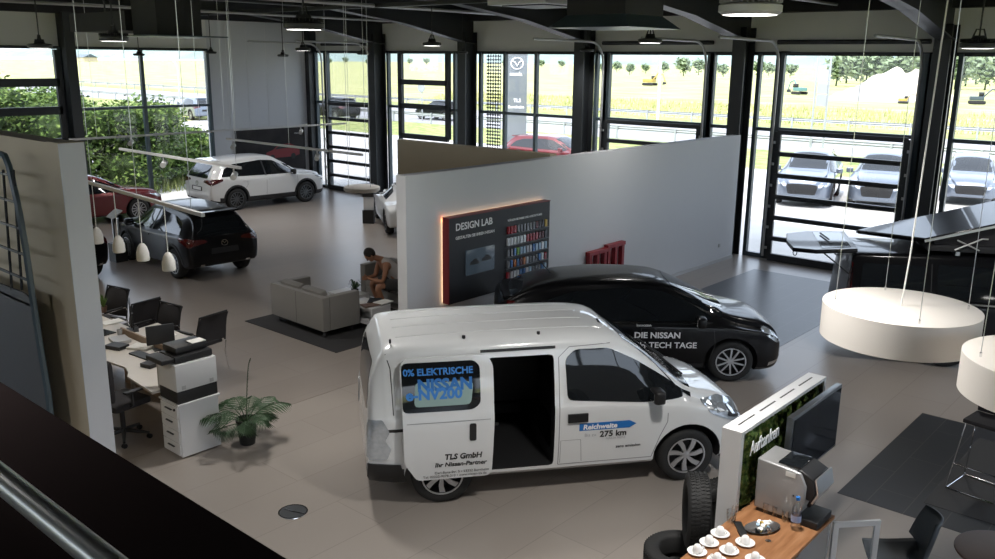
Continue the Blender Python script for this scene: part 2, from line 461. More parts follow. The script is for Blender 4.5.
M['shade_white'] = pm('pendant_shade', (.66, .64, .60), .4, var=.01)
M['led'] = emitm('led_lens', (1, .97, .93), 4.0)
M['ledwarm'] = emitm('led_warm', (1, .66, .38), 2.2)
M['lamp_on'] = emitm('pendant_glow', (1, .93, .82), 6.0)
M['lampgrey'] = pm('lamp_housing_grey', (.45, .45, .45), .4, metal=.3)
# outside
M['concrete'] = noisem('forecourt_paving', [(.50, .49, .47), (.58, .57, .55)], .8)
M['asphalt'] = noisem('road_asphalt', [(.30, .30, .31), (.36, .36, .37)], 1.5)
M['verge'] = noisem('verge_grass', [(.14, .20, .06), (.30, .34, .12), (.45, .44, .22)], 1.2, stretch=(1, 2, 1))
M['meadow'] = noisem('meadow_grass', [(.26, .32, .11), (.42, .42, .18), (.55, .50, .28)], .12, detail=10, stretch=(1, 3, 1))
M['sandm'] = noisem('sand', [(.60, .53, .42), (.70, .64, .54)], .4, bump=.3)
M['gravelm'] = noisem('gravel', [(.28, .28, .28), (.36, .36, .37)], .8, bump=.4)
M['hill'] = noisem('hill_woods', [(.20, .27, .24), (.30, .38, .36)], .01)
M['treefar'] = noisem('hazed_tree_foliage', [(.16, .22, .13), (.22, .29, .17), (.30, .36, .22)], 2.5, bump=.8)  # foliage green paled to paint distance haze into the colour
M['bush'] = noisem('bush_leaves', [(.05, .10, .025), (.12, .20, .05), (.26, .34, .10)], 5)
M['bushdark'] = noisem('bush_branches', [(.02, .04, .012), (.05, .08, .025)], 3)
M['zinc'] = pm('zinc', (.42, .44, .46), .5, metal=.4)

# ================================================================ the setting
XL, YB, XR_, YF = -26.0, 19.75, 9.0, -6.0
HD, TR, ROOF = 4.74, 3.03, 6.45
def sbox(name, a, b, mat, bevel=0):
    m = MB(); m.box(a, b); return struct(m.build(name, mat, smooth=0, bevel=bevel))
m = MB(); m.quad((XL, YF, 0), (XR_, YF, 0), (XR_, YB, 0), (XL, YB, 0)); m.box((XL-.3, YF-.3, -.3), (XR_, YB+.2, -.02)); struct(m.build('floor', 'floor', smooth=0))
sbox('trim_1', (XL+.2, 4.2, -.01), (-9.36, 19.3, .004), tilem('floor_tile_left', (.28, .245, .217), (.26, .227, .201), (.23, .20, .178), 2.1, .68, ms=.006, rough=.28))
sbox('trim_2', (-8.35, 9.4, 0), (-5.54, 18.4, .003), 'floor_slate')
sbox('trim_3', (-2.93, 9.02, 0), (4.0, 12.05, .003), 'floor_dark')
sbox('trim_4', (-2.16, 9.42, 0), (4.0, 11.66, .006), pm('dark_mat', (.026, .025, .025), .7, var=.1))
sbox('ceiling', (XL-.6, YF-.3, ROOF), (XR_+.3, YB+.8, ROOF+.35), 'ceil')
sbox('wall_right', (XR_, YF, 0), (XR_+.3, YB, .6), 'wall_white')
sbox('wall_right_upper', (XR_, YF, 5.2), (XR_+.3, YB, ROOF), 'wall_white')
for k in range(7): sbox('trim_%d' % (60+k), (XR_+.05, YF+k*4.25, .6), (XR_+.25, YF+.2+k*4.25, 5.2), 'steel')
m = MB(); m.box((XR_+.12, YF, .6), (XR_+.13, YB, 5.2)); struct(m.build('window_20', 'glass', smooth=0))  # glazing and mullions added in the unseen right wall for fill daylight
sbox('wall_front', (XL, YF-.3, 0), (XR_, YF, 3.4), 'wall_white'); sbox('wall_front_upper', (XL, YF-.3, 5.6), (XR_, YF, ROOF), 'wall_white')
for k in range(9): sbox('trim_%d' % (70+k), (XL+k*4.35, YF-.25, 3.4), (XL+.2+k*4.35, YF-.05, 5.6), 'steel')
m = MB(); m.box((XL, YF-.15, 3.4), (XR_, YF-.14, 5.6)); struct(m.build('window_21', 'glass', smooth=0))  # upper glazing with its mullions, added out of view to brighten the hall
sbox('wall_left', (XL-.25, 15.62, 0), (XL, YB, ROOF), 'wall_white')
m = MB()
for k in range(5): m.box((XL, 16.3+k*.75, 0), (XL+.006, 16.306+k*.75, 5.6))
struct(m.build('trim_5', 'wall_panel', smooth=0))
sbox('wall_left_upper', (XL-.25, YF, HD), (XL, 15.62, ROOF), 'wall_panel')
sbox('wall_back_upper', (XL-.25, YB, HD), (XR_, YB+.25, ROOF), 'wall_panel')
# eaves beams
sbox('trim_6', (XL+.005, YF, 5.66), (XL+.35, YB-.02, ROOF), 'ceil')
sbox('trim_7', (XL+.36, YB-.35, 5.62), (XR_, YB-.005, ROOF), 'ceil')
sbox('trim_8', (XL+.001, YF, HD-.04), (XL+.08, 15.6, HD+.04), 'steel')
sbox('trim_9', (XL, YB-.08, HD-.05), (XR_, YB-.001, HD+.03), 'steel')
# portal frames: column + haunched rafter
tn_ = 10
for x in (-22.2, -18.2, -13.98, -9.5, -5.2, -.9, 3.4, 7.7):
    m = MB()
    for s in (-1, 1): m.box((x-.16, YB-.60+(0 if s < 0 else .46), 0), (x+.16, YB-.58+(0 if s < 0 else .46)+.02, 5.3))
    m.box((x-.03, YB-.58, 0), (x+.03, YB-.12, 5.3))
    # rafter: web and flanges
    prof = [(YB-.1, 4.98), (YB-.55, 5.02), (16.8, 5.46), (14.2, 5.74), (YF, 5.80), (YF, 6.4), (YB-.1, 6.4)]
    mt = Matrix(((0, 0, 1, x-.02), (1, 0, 0, 0), (0, 1, 0, 0), (0, 0, 0, 1)))
    m.prism(prof, .04, mat=mt)
    for (y0, z0), (y1, z1) in zip(prof[:4], prof[1:5]):
        mt2 = Matrix(((0, 0, 1, x-.16), (1, 0, 0, 0), (0, 1, 0, 0), (0, 0, 0, 1)))
        m.prism([(y0, z0), (y1, z1), (y1, z1+.03), (y0, z0+.03)], .32, mat=mt2)
    struct(m.build('trim_%d' % tn_, 'steel', smooth=0)); tn_ += 1
for y in range(-4, 19, 3):                                   # purlins
    sbox('trim_%d' % tn_, (XL+.4, y, 6.2), (XR_, y+.10, 6.44), 'ceil'); tn_ += 1
# light conduit runs under the roof
for k, (x, y0, y1, z, r) in enumerate([(-20.4, 0, 19.0, 5.62, .03), (-15.9, 0, 19, 5.7, .04), (-11.6, 2, 19, 5.75, .03), (-7.3, 2, 19, 5.72, .03)]):
    m = MB(); m.cyl((x, y0, z), (x, y1, z), r, n=8)
    struct(m.build('trim_%d' % tn_, 'lampgrey')); tn_ += 1
for y, x0, x1, z in ((6.4, -25, 4, 5.64), (13.9, -25, 4, 5.66)):
    m = MB(); m.box((x0, y-.05, z), (x1, y+.05, z+.04)); m.box((x0, y-.05, z+.04), (x1, y-.04, z+.09)); struct(m.build('trim_%d' % tn_, 'steel', smooth=0)); tn_ += 1

# ---- glazing: window_<n> = frame + panes, door_<n> = sectional glass gates
wn = [0]
def window_back(x0, x1, mull=(), z0=0.04, casement=None):
    wn[0] += 1
    root = empty('window_%d' % wn[0], (0, 0, 0)); struct(root)
    f = MB()
    for x in (x0, x1)+tuple(mull): f.box((x-.045, YB-.13, 0), (x+.045, YB-.01, HD))
    f.box((x0, YB-.11, TR-.04), (x1, YB-.02, TR+.04)); f.box((x0, YB-.12, 0), (x1, YB-.02, .10))
    struct(f.build('window_frame', 'steelb', root, smooth=0))
    g = MB(); g.box((x0+.02, YB-.06, .08), (x1-.02, YB-.052, HD)); g.build('pane', 'glass', root, smooth=0)
    if casement:
        c = MB(); a, b, za, zm, zb = casement
        w = .16
        for x in (a, b): c.box((x-w/2, YB-.24, za), (x+w/2, YB-.13, HD-.05))
        for z in (za, zm, zb): c.box((a, YB-.24, z-w/2), (b, YB-.13, z+w/2))
        struct(c.build('casement_frame', 'steel', root, smooth=0))
def gate(n, x0, x1, ztop=3.0, tracks=True):
    root = empty('door_%d' % n, (0, 0, 0)); struct(root)
    f = MB(); y0, y1 = YB-.27, YB-.20
    for x in (x0, x1): f.box((x-.075, y0, .03), (x+.075, y1, ztop))
    for z in [.04+k*.492 for k in range(7)]: f.box((x0, y0-.01, z-.05 if z > .1 else 0), (x1, y1+.01, z+.05 if z > .1 else .17))
    struct(f.build('gate_frame', 'steel', root, smooth=0))
    g = MB(); g.box((x0, YB-.24, .1), (x1, YB-.235, ztop)); g.build('pane', 'glass', root, smooth=0)
    if tracks:
        t = MB()
        for x in (x0-.10, x1+.10):
            pts = [(x, YB-.32, .1), (x, YB-.32, 4.45)]+[(x, YB-.32-.55*(1-math.cos(R(a))), 4.45+.55*math.sin(R(a))) for a in range(15, 91, 15)]+[(x, YB-3.2, 5.02)]
            t.tube(pts, .03, n=6)
        t.build('guide_track', 'lampgrey', root)
        h = MB()
        for z in [.3+k*.492 for k in range(6)]:
            h.box((x0-.11, YB-.30, z-.03), (x0-.02, YB-.275, z+.03)); h.box((x1+.02, YB-.30, z-.03), (x1+.11, YB-.275, z+.03))
        h.build('hinge_rollers', 'alu', root, smooth=0)
        s = MB(); s.cyl((x0-.2, YB-.22, 4.98), (x1+.2, YB-.22, 4.98), .05, n=10); s.build('spring_shaft', 'steel', root)
def upper_glass(x0, x1):
    wn[0] += 1
    root = empty('window_%d' % wn[0]); struct(root)
    f = MB()
    for x in (x0, x1): f.box((x-.10, YB-.13, 0), (x+.10, YB-.01, HD))
    f.box((x0, YB-.12, TR-.02), (x1, YB-.02, TR+.06))
    struct(f.build('window_frame', 'steelb', root, smooth=0))
    g = MB(); g.box((x0, YB-.06, TR), (x1, YB-.052, HD)); g.build('pane', 'glass', root, smooth=0)
window_back(-25.75, -25.2); upper_glass(-25.15, -22.6); gate(1, -25.0, -22.72)
window_back(-21.95, -18.45, (-21.42, -18.95), casement=(-21.25, -19.15, 2.13, 3.08, 3.82))
window_back(-17.9, -14.2, (-16.95, -15.8))
window_back(-13.75, -13.45); upper_glass(-13.42, -10.42); gate(2, -13.3, -10.55); window_back(-10.4, -9.75)
window_back(-9.2, -8.72); upper_glass(-8.7, -5.6); gate(3, -8.55, -5.72)
window_back(-5.5, -5.35); window_back(-4.95, -1.1); window_back(-.7, 3.2, (1.2,)); window_back(3.6, 9.0, (6.2,))
def window_left(y0, y1, mull=(), cas=None):
    wn[0] += 1
    root = empty('window_%d' % wn[0]); struct(root)
    f = MB()
    for y in (y0, y1)+tuple(mull): f.box((XL+.01, y-.05, 0), (XL+.13, y+.05, HD))
    f.box((XL+.02, y0, TR-.04), (XL+.11, y1, TR+.04)); f.box((XL+.02, y0, 0), (XL+.12, y1, .10))
    struct(f.build('window_frame', 'steelb', root, smooth=0))
    g = MB(); g.box((XL+.05, y0, .08), (XL+.058, y1, HD)); g.build('pane', 'glass', root, smooth=0)
    if cas:
        c = MB(); a, b = cas; w = .17
        for y in (a, b): c.box((XL+.13, y-w/2, 2.1), (XL+.25, y+w/2, HD-.05))
        for z in (2.15, 3.03, 3.80): c.box((XL+.13, a, z-.11), (XL+.25, b, z+.11))
        struct(c.build('casement_frame', 'steel', root, smooth=0))
window_left(11.3, 15.55, (13.35,)); window_left(6.9, 11.0, (), (8.6, 10.85)); window_left(2.5, 6.6, (4.5,)); window_left(-1.9, 2.2); window_left(-6.0, -2.2)
for y in (11.15, 6.75, 2.35, -2.05):
    sbox('trim_%d' % tn_, (XL+.005, y-.14, 0), (XL+.45, y+.14, 5.7), 'steel'); tn_ += 1
sbox('trim_%d' % tn_, (XL+.005, YB-.35, 0), (XL+.22, YB-.005, 5.7), 'steel'); tn_ += 1

# ---- partitions
m = MB(); m.box((-24.0, 3.70, 0), (-8.99, 3.95, 3.69)); m.box((-9.25, 3.695, 3.692), (-8.985, 3.955, 3.70)); pl = m.build('wall_partition_left', 'wall_beige', smooth=0); struct(pl)
m = MB(); m.box((-8.99, 3.698, 0), (-8.978, 3.952, 3.695)); struct(m.build('trim_%d' % tn_, 'wall_white', smooth=0)); tn_ += 1
m = MB(); m.box((-9.50, 8.62, 0), (-9.30, 19.18, 2.90)); struct(m.build('wall_lab', 'wall_white', smooth=0))
m = MB(); m.box((-13.5, 12.30, 0), (-9.53, 12.48, 2.93)); struct(m.build('wall_partition_beige', 'wall_beige', smooth=0))
sbox('baseboard_lab', (-9.30, 8.62, 0), (-9.28, 19.18, .07), 'lampgrey')
# wall socket
m = MB(); m.box((-9.3, 18.45, .35), (-9.285, 18.53, .43), bev=.004); tag(m.build('wall_socket', 'lampgrey'), 'small grey socket low on the white wall near the gate', 'socket')

# ---- gallery we look from
m = MB(); m.box((-9.6, YF, 2.72), (XR_, .70, 3.0)); struct(m.build('floor_gallery', pm('gallery_floor', (.006, .006, .006), .9, spec=0), smooth=0))
m = MB(); m.box((-9.6, .50, 2.72), (XR_, .80, 3.63)); struct(m.build('wall_parapet', pm('parapet_black', (.004, .004, .004), .95, spec=0), smooth=0))
m = MB(); m.box((-9.6, .47, 3.63), (XR_, .83, 3.655), bev=.005); struct(m.build('trim_%d' % tn_, pm('parapet_cap', (.008, .006, .006), .9, spec=0), smooth=0)); tn_ += 1
hr = empty('handrail', (0, 0, 0), label='metal handrail running along the black gallery parapet, bottom left', cat='handrail')
m = MB(); m.cyl((-9, .355, 4.02), (2.5, .355, 4.02), .016, n=14); m.build('rail', 'alu', hr)
m = MB(); m.cyl((-9, .30, 3.86), (2.5, .30, 3.86), .022, n=12); m.build('lower_rail', pm('lower_rail', (.10, .085, .06), .5), hr)
for x in (-8.5, -6.6, -4.7, -3.3, 1.6):
    m = MB(); m.cyl((x, .40, 3.0), (x, .40, 3.98), .014, n=8); m.build('post', 'steel', hr)

# ---- lattice screen standing before the left partition
sc = empty('lattice_screen', (0, 0, 0), label='tall dark lattice screen standing against the beige partition, far left edge', cat='screen')
def onpl(px, py): p = onY(px, py, 3.45); return (p.x, p.z)
xs0 = onpl(0, 250)[0]-1.0
m = MB()
edge = [onpl(*p) for p in ((0, 154), (5, 156), (9, 166), (18, 205), (26, 250), (33, 300), (40, 345), (48, 392))]
edge.append((edge[-1][0], .05))
m.tube([(x, 3.45, z) for x, z in edge], .035, n=6)
m.build('frame', 'steelb', sc)
m = MB()
for k in range(1, 7):
    z = 3.62-.27*k; xr = max(e[0] for e in edge if e[1] > z-.3) if k else 0
    pts = [e for e in edge]
    for (xa, za), (xb, zb) in zip(pts, pts[1:]):
        if zb <= z <= za: xr = xa+(xb-xa)*(za-z)/(za-zb)
    m.box((xs0, 3.44, z-.012), (xr, 3.46, z+.012))
for px in (2, 12):
    q = onpl(px, 160); q2 = onpl(px+10, 290)
    m.tube([(q[0], 3.45, q[1]-.1), (q2[0], 3.45, q2[1])], .014, n=5)
m.build('lattice', 'steel', sc)
pa = [(xs0, .02), (edge[-1][0]-.05, .02)]+[(e[0]-.03, e[1]) for e in reversed(edge[5:-1])]+[onpl(25, 293), (xs0, onpl(0, 284)[1])]
m = MB(); m.prism(pa, .02, mat=Matrix(((1, 0, 0, 0), (0, 0, 1, 3.44), (0, 1, 0, 0), (0, 0, 0, 1)))); m.build('solid_panel', pm('screen_panel', (.07, .072, .075), .6), sc)
# ================================================================ vehicles on show
def mirror_part(parent, bvh, x, z, side, mat, y0, sc=1):
    s = -1 if side == 'R' else 1
    b = MB(); b.box((-.06*sc, s*.03, -.05*sc), (.06*sc, s*.22*sc, .10*sc), bev=.035*sc); b.box((-.03, -s*.02, -.05), (.03, s*.08, -.01))
    o = b.build('wing_mirror', mat, parent, smooth=60); o.location = (x, s*y0, z)
    g = MB(); g.box((-.061*sc, s*.06*sc, -.02*sc), (-.066*sc, s*.19*sc, .075*sc)); g.build('mirror_glass', 'chrome', o)
    return o
def handle(parent, bvh, x, z, side, mat='black', w=.16, h=.045):
    return skin('door_handle', [(x-w/2, z-h/2), (x+w/2, z-h/2), (x+w/2, z+h/2), (x-w/2, z+h/2)], side, bvh, mat, parent, off=.003, thick=.02, step=0)
def rnd(poly, r=.03, n=3):
    out = []
    N = len(poly)
    for i in range(N):
        p = Vector(poly[i]); a = Vector(poly[i-1]); c = Vector(poly[(i+1) % N])
        d1 = (a-p); d2 = (c-p); q = min(r, d1.length*.45, d2.length*.45)
        s = p+d1.normalized()*q; e = p+d2.normalized()*q
        for k in range(n+1):
            t = k/n
            out.append(tuple(s*(1-t)**2+p*2*t*(1-t)+e*t*t))
    return out

def build_van():
    root = empty('electric_van', label='white electric panel van with its side door slid open in the middle of the showroom', cat='van')
    XF, XR, WR = 1.3625, -1.3625, .325
    st = [(-2.35, .40, .52, .60, .68, .70, .66, .05), (-2.34, .36, .55, .80, .78, .80, .74, .08), (-2.31, .34, .80, 1.10, .82, .835, .76, .10), (-2.24, .33, 1.05, 1.50, .83, .85, .735, .10),
          (-2.08, .31, 1.08, 1.74, .835, .86, .725, .12), (-1.92, .29, 1.08, 1.82, .84, .87, .73, .14), (-1.3, .27, 1.08, 1.855, .845, .876, .745, .16), (-.2, .26, 1.08, 1.86, .845, .877, .745, .16),
          (.35, .26, 1.07, 1.84, .845, .877, .735, .16), (.62, .26, 1.05, 1.77, .845, .877, .715, .15), (.95, .26, 1.02, 1.52, .845, .875, .70, .13), (1.30, .26, .98, 1.20, .84, .872, .70, .10),
          (1.52, .26, .93, 1.08, .84, .868, .70, .10), (1.82, .25, .84, .98, .82, .84, .66, .12), (2.02, .24, .74, .86, .74, .77, .58, .12), (2.14, .26, .60, .72, .60, .66, .48, .1), (2.19, .32, .50, .58, .48, .52, .40, .06)]
    arch = [(XF, .34), (XR, .34)]
    body, bv = make_body('body', st, ['paint_white', 'car_trim'], root, crown=.035, arches=arch, arch_r=.40,
                         cuts=[((-.88, -1.2, .36), (-.17, .62, 1.66)), ((-1.9, -.72, .50), (.2, .70, 1.70))])
    for p in body.data.polygons:
        c = p.center
        if abs(c.z) < .50 and (c.x > 1.78 or c.x < -1.78) and c.z < .48 and body.data.materials[p.material_index] == M['paint_white']: p.material_index = 1
    four_wheels(root, XF, XR, .755, WR, .19, 4)
    # rear bumper wrap, load sill
    skin('rear_bumper', [(-2.33, .30), (-1.74, .30), (-1.80, .52), (-2.33, .56)], 'R', bv, 'black', root, off=.004, thick=.02)
    skin('front_bumper_corner', [(1.78, .26), (2.12, .28), (2.13, .5), (1.8, .47)], 'R', bv, 'black', root, off=.002, thick=.01)
    # glazing
    dw = rnd([(-.03, 1.14), (-.05, 1.60), (.06, 1.70), (.44, 1.69), (.74, 1.53), (1.12, 1.27), (1.33, 1.10), (1.31, 1.05), (.85, 1.05)], .06)
    skin('front_door_window', dw, 'R', bv, 'car_glass', root)
    skin('front_door_window', dw, 'L', bv, 'car_glass', root)
    skin('windscreen', [(.62, -.62), (1.42, -.72), (1.47, -.4), (1.49, 0), (1.47, .4), (1.42, .72), (.62, .62), (.58, .3), (.57, 0), (.58, -.3)], 'T', bv, 'car_glass', root, off=.003)
    w = MB(); w.tube([(1.40, -.5, 1.22), (1.22, .1, 1.36)], .012); w.build('wiper', 'black', root)
    w = MB(); w.tube([(1.42, .1, 1.22), (1.27, .6, 1.30)], .012); w.build('wiper', 'black', root)
    skin('rear_window', rnd([(-.62, 1.08), (.62, 1.08), (.55, 1.62), (-.55, 1.62)], .08), 'B', bv, 'car_glass', root)
    skin('rear_side_window', rnd([(-2.1, 1.12), (-1.25, 1.12), (-1.25, 1.66), (-2.1, 1.66)], .06), 'L', bv, 'car_glass', root)
    # lights
    hl = skin('headlight', rnd([(1.52, .97), (1.60, .86), (1.90, .72), (2.06, .74), (2.0, .88), (1.76, .985)], .04), 'R', bv, 'lamp_clear', root, off=.005, thick=.006, step=.05)
    skin('lamp_reflector', rnd([(1.80, .80), (1.96, .755), (1.97, .82), (1.84, .88)], .03), 'R', bv, 'black', hl, off=.012, thick=.002, step=.05)
    skin('headlight', rnd([(1.52, .97), (1.60, .86), (1.90, .72), (2.06, .74), (2.0, .88), (1.76, .985)], .04), 'L', bv, 'lamp_clear', root, off=.005, thick=.006, step=.05)
    for s in (-1, 1):
        skin('taillight', rnd([(s*.70, .62), (s*.84, .62), (s*.84, 1.02), (s*.76, 1.02), (s*.70, .86)], .03), 'B', bv, 'lamp_clear', root, off=.004, thick=.008, step=.05)
    skin('taillight', rnd([(-2.32, .60), (-2.02, .60), (-1.95, .72), (-2.05, .82), (-1.97, .92), (-2.08, 1.06), (-2.30, 1.06)], .03), 'R', bv, 'lamp_clear', root, off=.004, thick=.012, step=.05)
    skin('hatch_gap', strip([(-2.0, 1.75), (-1.93, 1.60), (-1.90, 1.10)], .016), 'R', bv, 'seam', root, off=.001, thick=.001)
    for y in (-.45, -.15, .15, .45):
        skin('roof_rib', strip([(-1.8, y), (.3, y)], .03), 'T', bv, 'paint_white', root, off=.0, thick=.006)
    # seams, filler flap, rails
    for path in ([(-.12, .36), (-.12, 1.62), (.0, 1.73), (.46, 1.74)], [(.94, .36), (1.02, .62), (1.10, .80), (1.10, 1.03)], [(-.12, .36), (.94, .36)]):
        skin('door_gap', strip(path, .009), 'R', bv, 'seamw', root, off=.0015, thick=.0006, step=.15)
    skin('door_rail', strip([(-2.05, .93), (-.78, .93)], .035), 'R', bv, 'black', root, off=.0, thick=.004, step=.2)
    skin('roof_channel', strip([(-.95, 1.735), (-.15, 1.737)], .03), 'R', bv, 'black', root, off=.001, thick=.006, step=.2)
    skin('charge_flap', strip([(-.10, .38), (-.10, .66), (.12, .66), (.14, .38)], .006), 'R', bv, 'seamw', root, off=.0015, thick=.0005, step=.15)
    handle(root, bv, .08, .93, 'R', 'black', .22, .10)
    mirror_part(root, bv, .93, 1.14, 'R', 'black', .84, 1.05); mirror_part(root, bv, .93, 1.14, 'L', 'black', .84, 1.05)
    # open side door, run back along its rail
    # rectangle seen from the side, curved like the body and standing off it
    dp = rnd([(-1.77, .58), (-1.64, .36), (-.90, .36), (-.86, .42), (-.84, 1.00), (-.84, 1.60), (-.90, 1.71), (-1.75, 1.71), (-1.79, 1.60)], .05)
    door = skin('sliding_door', dp, 'R', bv, 'paint_white', root, off=.055, thick=.04, step=.08)
    sw = skin('side_window', rnd([(-1.775, 1.14), (-1.06, 1.14), (-.98, 1.20), (-.98, 1.60), (-1.04, 1.66), (-1.775, 1.66)], .06), 'R', bv, 'car_glass', door, off=.097, thick=.003)
    skin('door_handle', rnd([(-1.10, .80), (-1.03, .80), (-1.03, 1.0), (-1.10, 1.0)], .02), 'R', bv, 'black', door, off=.097, thick=.006, step=0)
    skin('door_crease', strip([(-1.74, 1.03), (-.88, 1.03)], .006), 'R', bv, 'seamw', door, off=.0955, thick=.0006, step=.15)
    skin_text('lettering', 'TLS GmbH', .085, -1.36, .60, 'R', bv, 'decal_black', door, bold=.003, off=.098, shear=.15)
    skin_text('lettering', 'Ihr Nissan-Partner', .072, -1.46, .515, 'R', bv, 'decal_black', door, bold=.002, off=.098, shear=.15)
    skin_text('lettering', 'Carl-Benz-Str. 5 • 53332 Bornheim', .040, -1.46, .43, 'R', bv, 'decal_black', door, off=.098)
    skin_text('lettering', 'Tel. 02222-9278-310 • www.nissan-tls.de', .040, -1.58, .385, 'R', bv, 'decal_black', door, off=.098)
    skin('painted_far_window', rnd([(-1.66, 1.20), (-1.08, 1.20), (-1.05, 1.44), (-1.64, 1.46)], .05), 'R', bv, 'far_daylight', sw, off=.1005, thick=.0005)  # pale patch painted on the near glass as daylight through the far window
    skin_text('window_lettering', '0% ELEKTRISCHE', .095, -1.76, 1.53, 'R', bv, 'decal_sky', sw, bold=.003, off=.103)
    skin_text('window_lettering', 'NISSAN', .165, -1.62, 1.37, 'R', bv, 'decal_blue', sw, bold=.008, off=.1025)
    skin_text('window_lettering', 'e-NV200', .155, -1.74, 1.28, 'R', bv, 'decal_sky', sw, bold=.006, off=.104)
    skin('arrow_banner', [(.10, .765), (.66, .765), (.74, .81), (.66, .855), (.10, .855)], 'R', bv, 'decal_blue', root, off=.003, thick=.0006)
    skin_text('lettering', 'Reichweite', .085, .14, .78, 'R', bv, 'decal_white', root, bold=.003, off=.006, shear=.1)
    skin_text('lettering', 'Bis zu', .055, .16, .69, 'R', bv, 'decal_grey', root, off=.004)
    skin_text('lettering', '275 km', .10, .33, .675, 'R', bv, 'decal_black', root, bold=.003, off=.004)
    skin_text('lettering', 'NACH NEFZ', .04, .40, .635, 'R', bv, 'decal_grey', root, off=.004)
    skin_text('lettering', 'zero emission', .05, .52, .52, 'R', bv, 'decal_black', root, off=.004, bold=.001)
    # interior seen through the open door
    s = MB(); s.box((.02, -.62, .55), (.14, .62, 1.30), bev=.04); s.build('seat_back', 'blackm', root)
    b = MB(); b.cyl((.50, -.30, 1.80), (.44, -.30, 1.90), .02, r2=.01, n=8); b.build('aerial', 'black', root)
    for x in (-1.9, -1.1, -.3):
        b = MB(); b.cyl((x, -.60, 1.84), (x, -.60, 1.882), .018, n=8); b.build('roof_rack_cap', 'black', root)
    return root

def std_car(name, label, cat, st, wb, paint, wr=.34, track=.77, ar=.40, style=0, rimm='rim_silver', clad=.0, archclad=0, crown=.03, group=None, axles=None):
    ax_ = axles or (wb/2, -wb/2)
    root = empty(name, label=label, cat=cat, group=group)
    body, bv = make_body('body', st, [paint, 'car_trim'], root, crown=crown, arches=[(ax_[0], wr+.005), (ax_[1], wr+.005)], arch_r=ar, clad_z=clad)
    four_wheels(root, ax_[0], ax_[1], track, wr, .22, style, rimm)
    if archclad:
        for s in 'RL':
            for ax in ax_:
                rr = ar+archclad*.45
                skin('wheel_arch_trim', strip([(ax+rr*math.cos(R(t)), wr+.005+rr*math.sin(R(t))) for t in range(-22, 203, 15)], archclad*1.1), s, bv, 'car_trim', root, off=.002, thick=.012, step=0)
    return root, body, bv
def both(fn):
    for s in 'RL': fn(s)

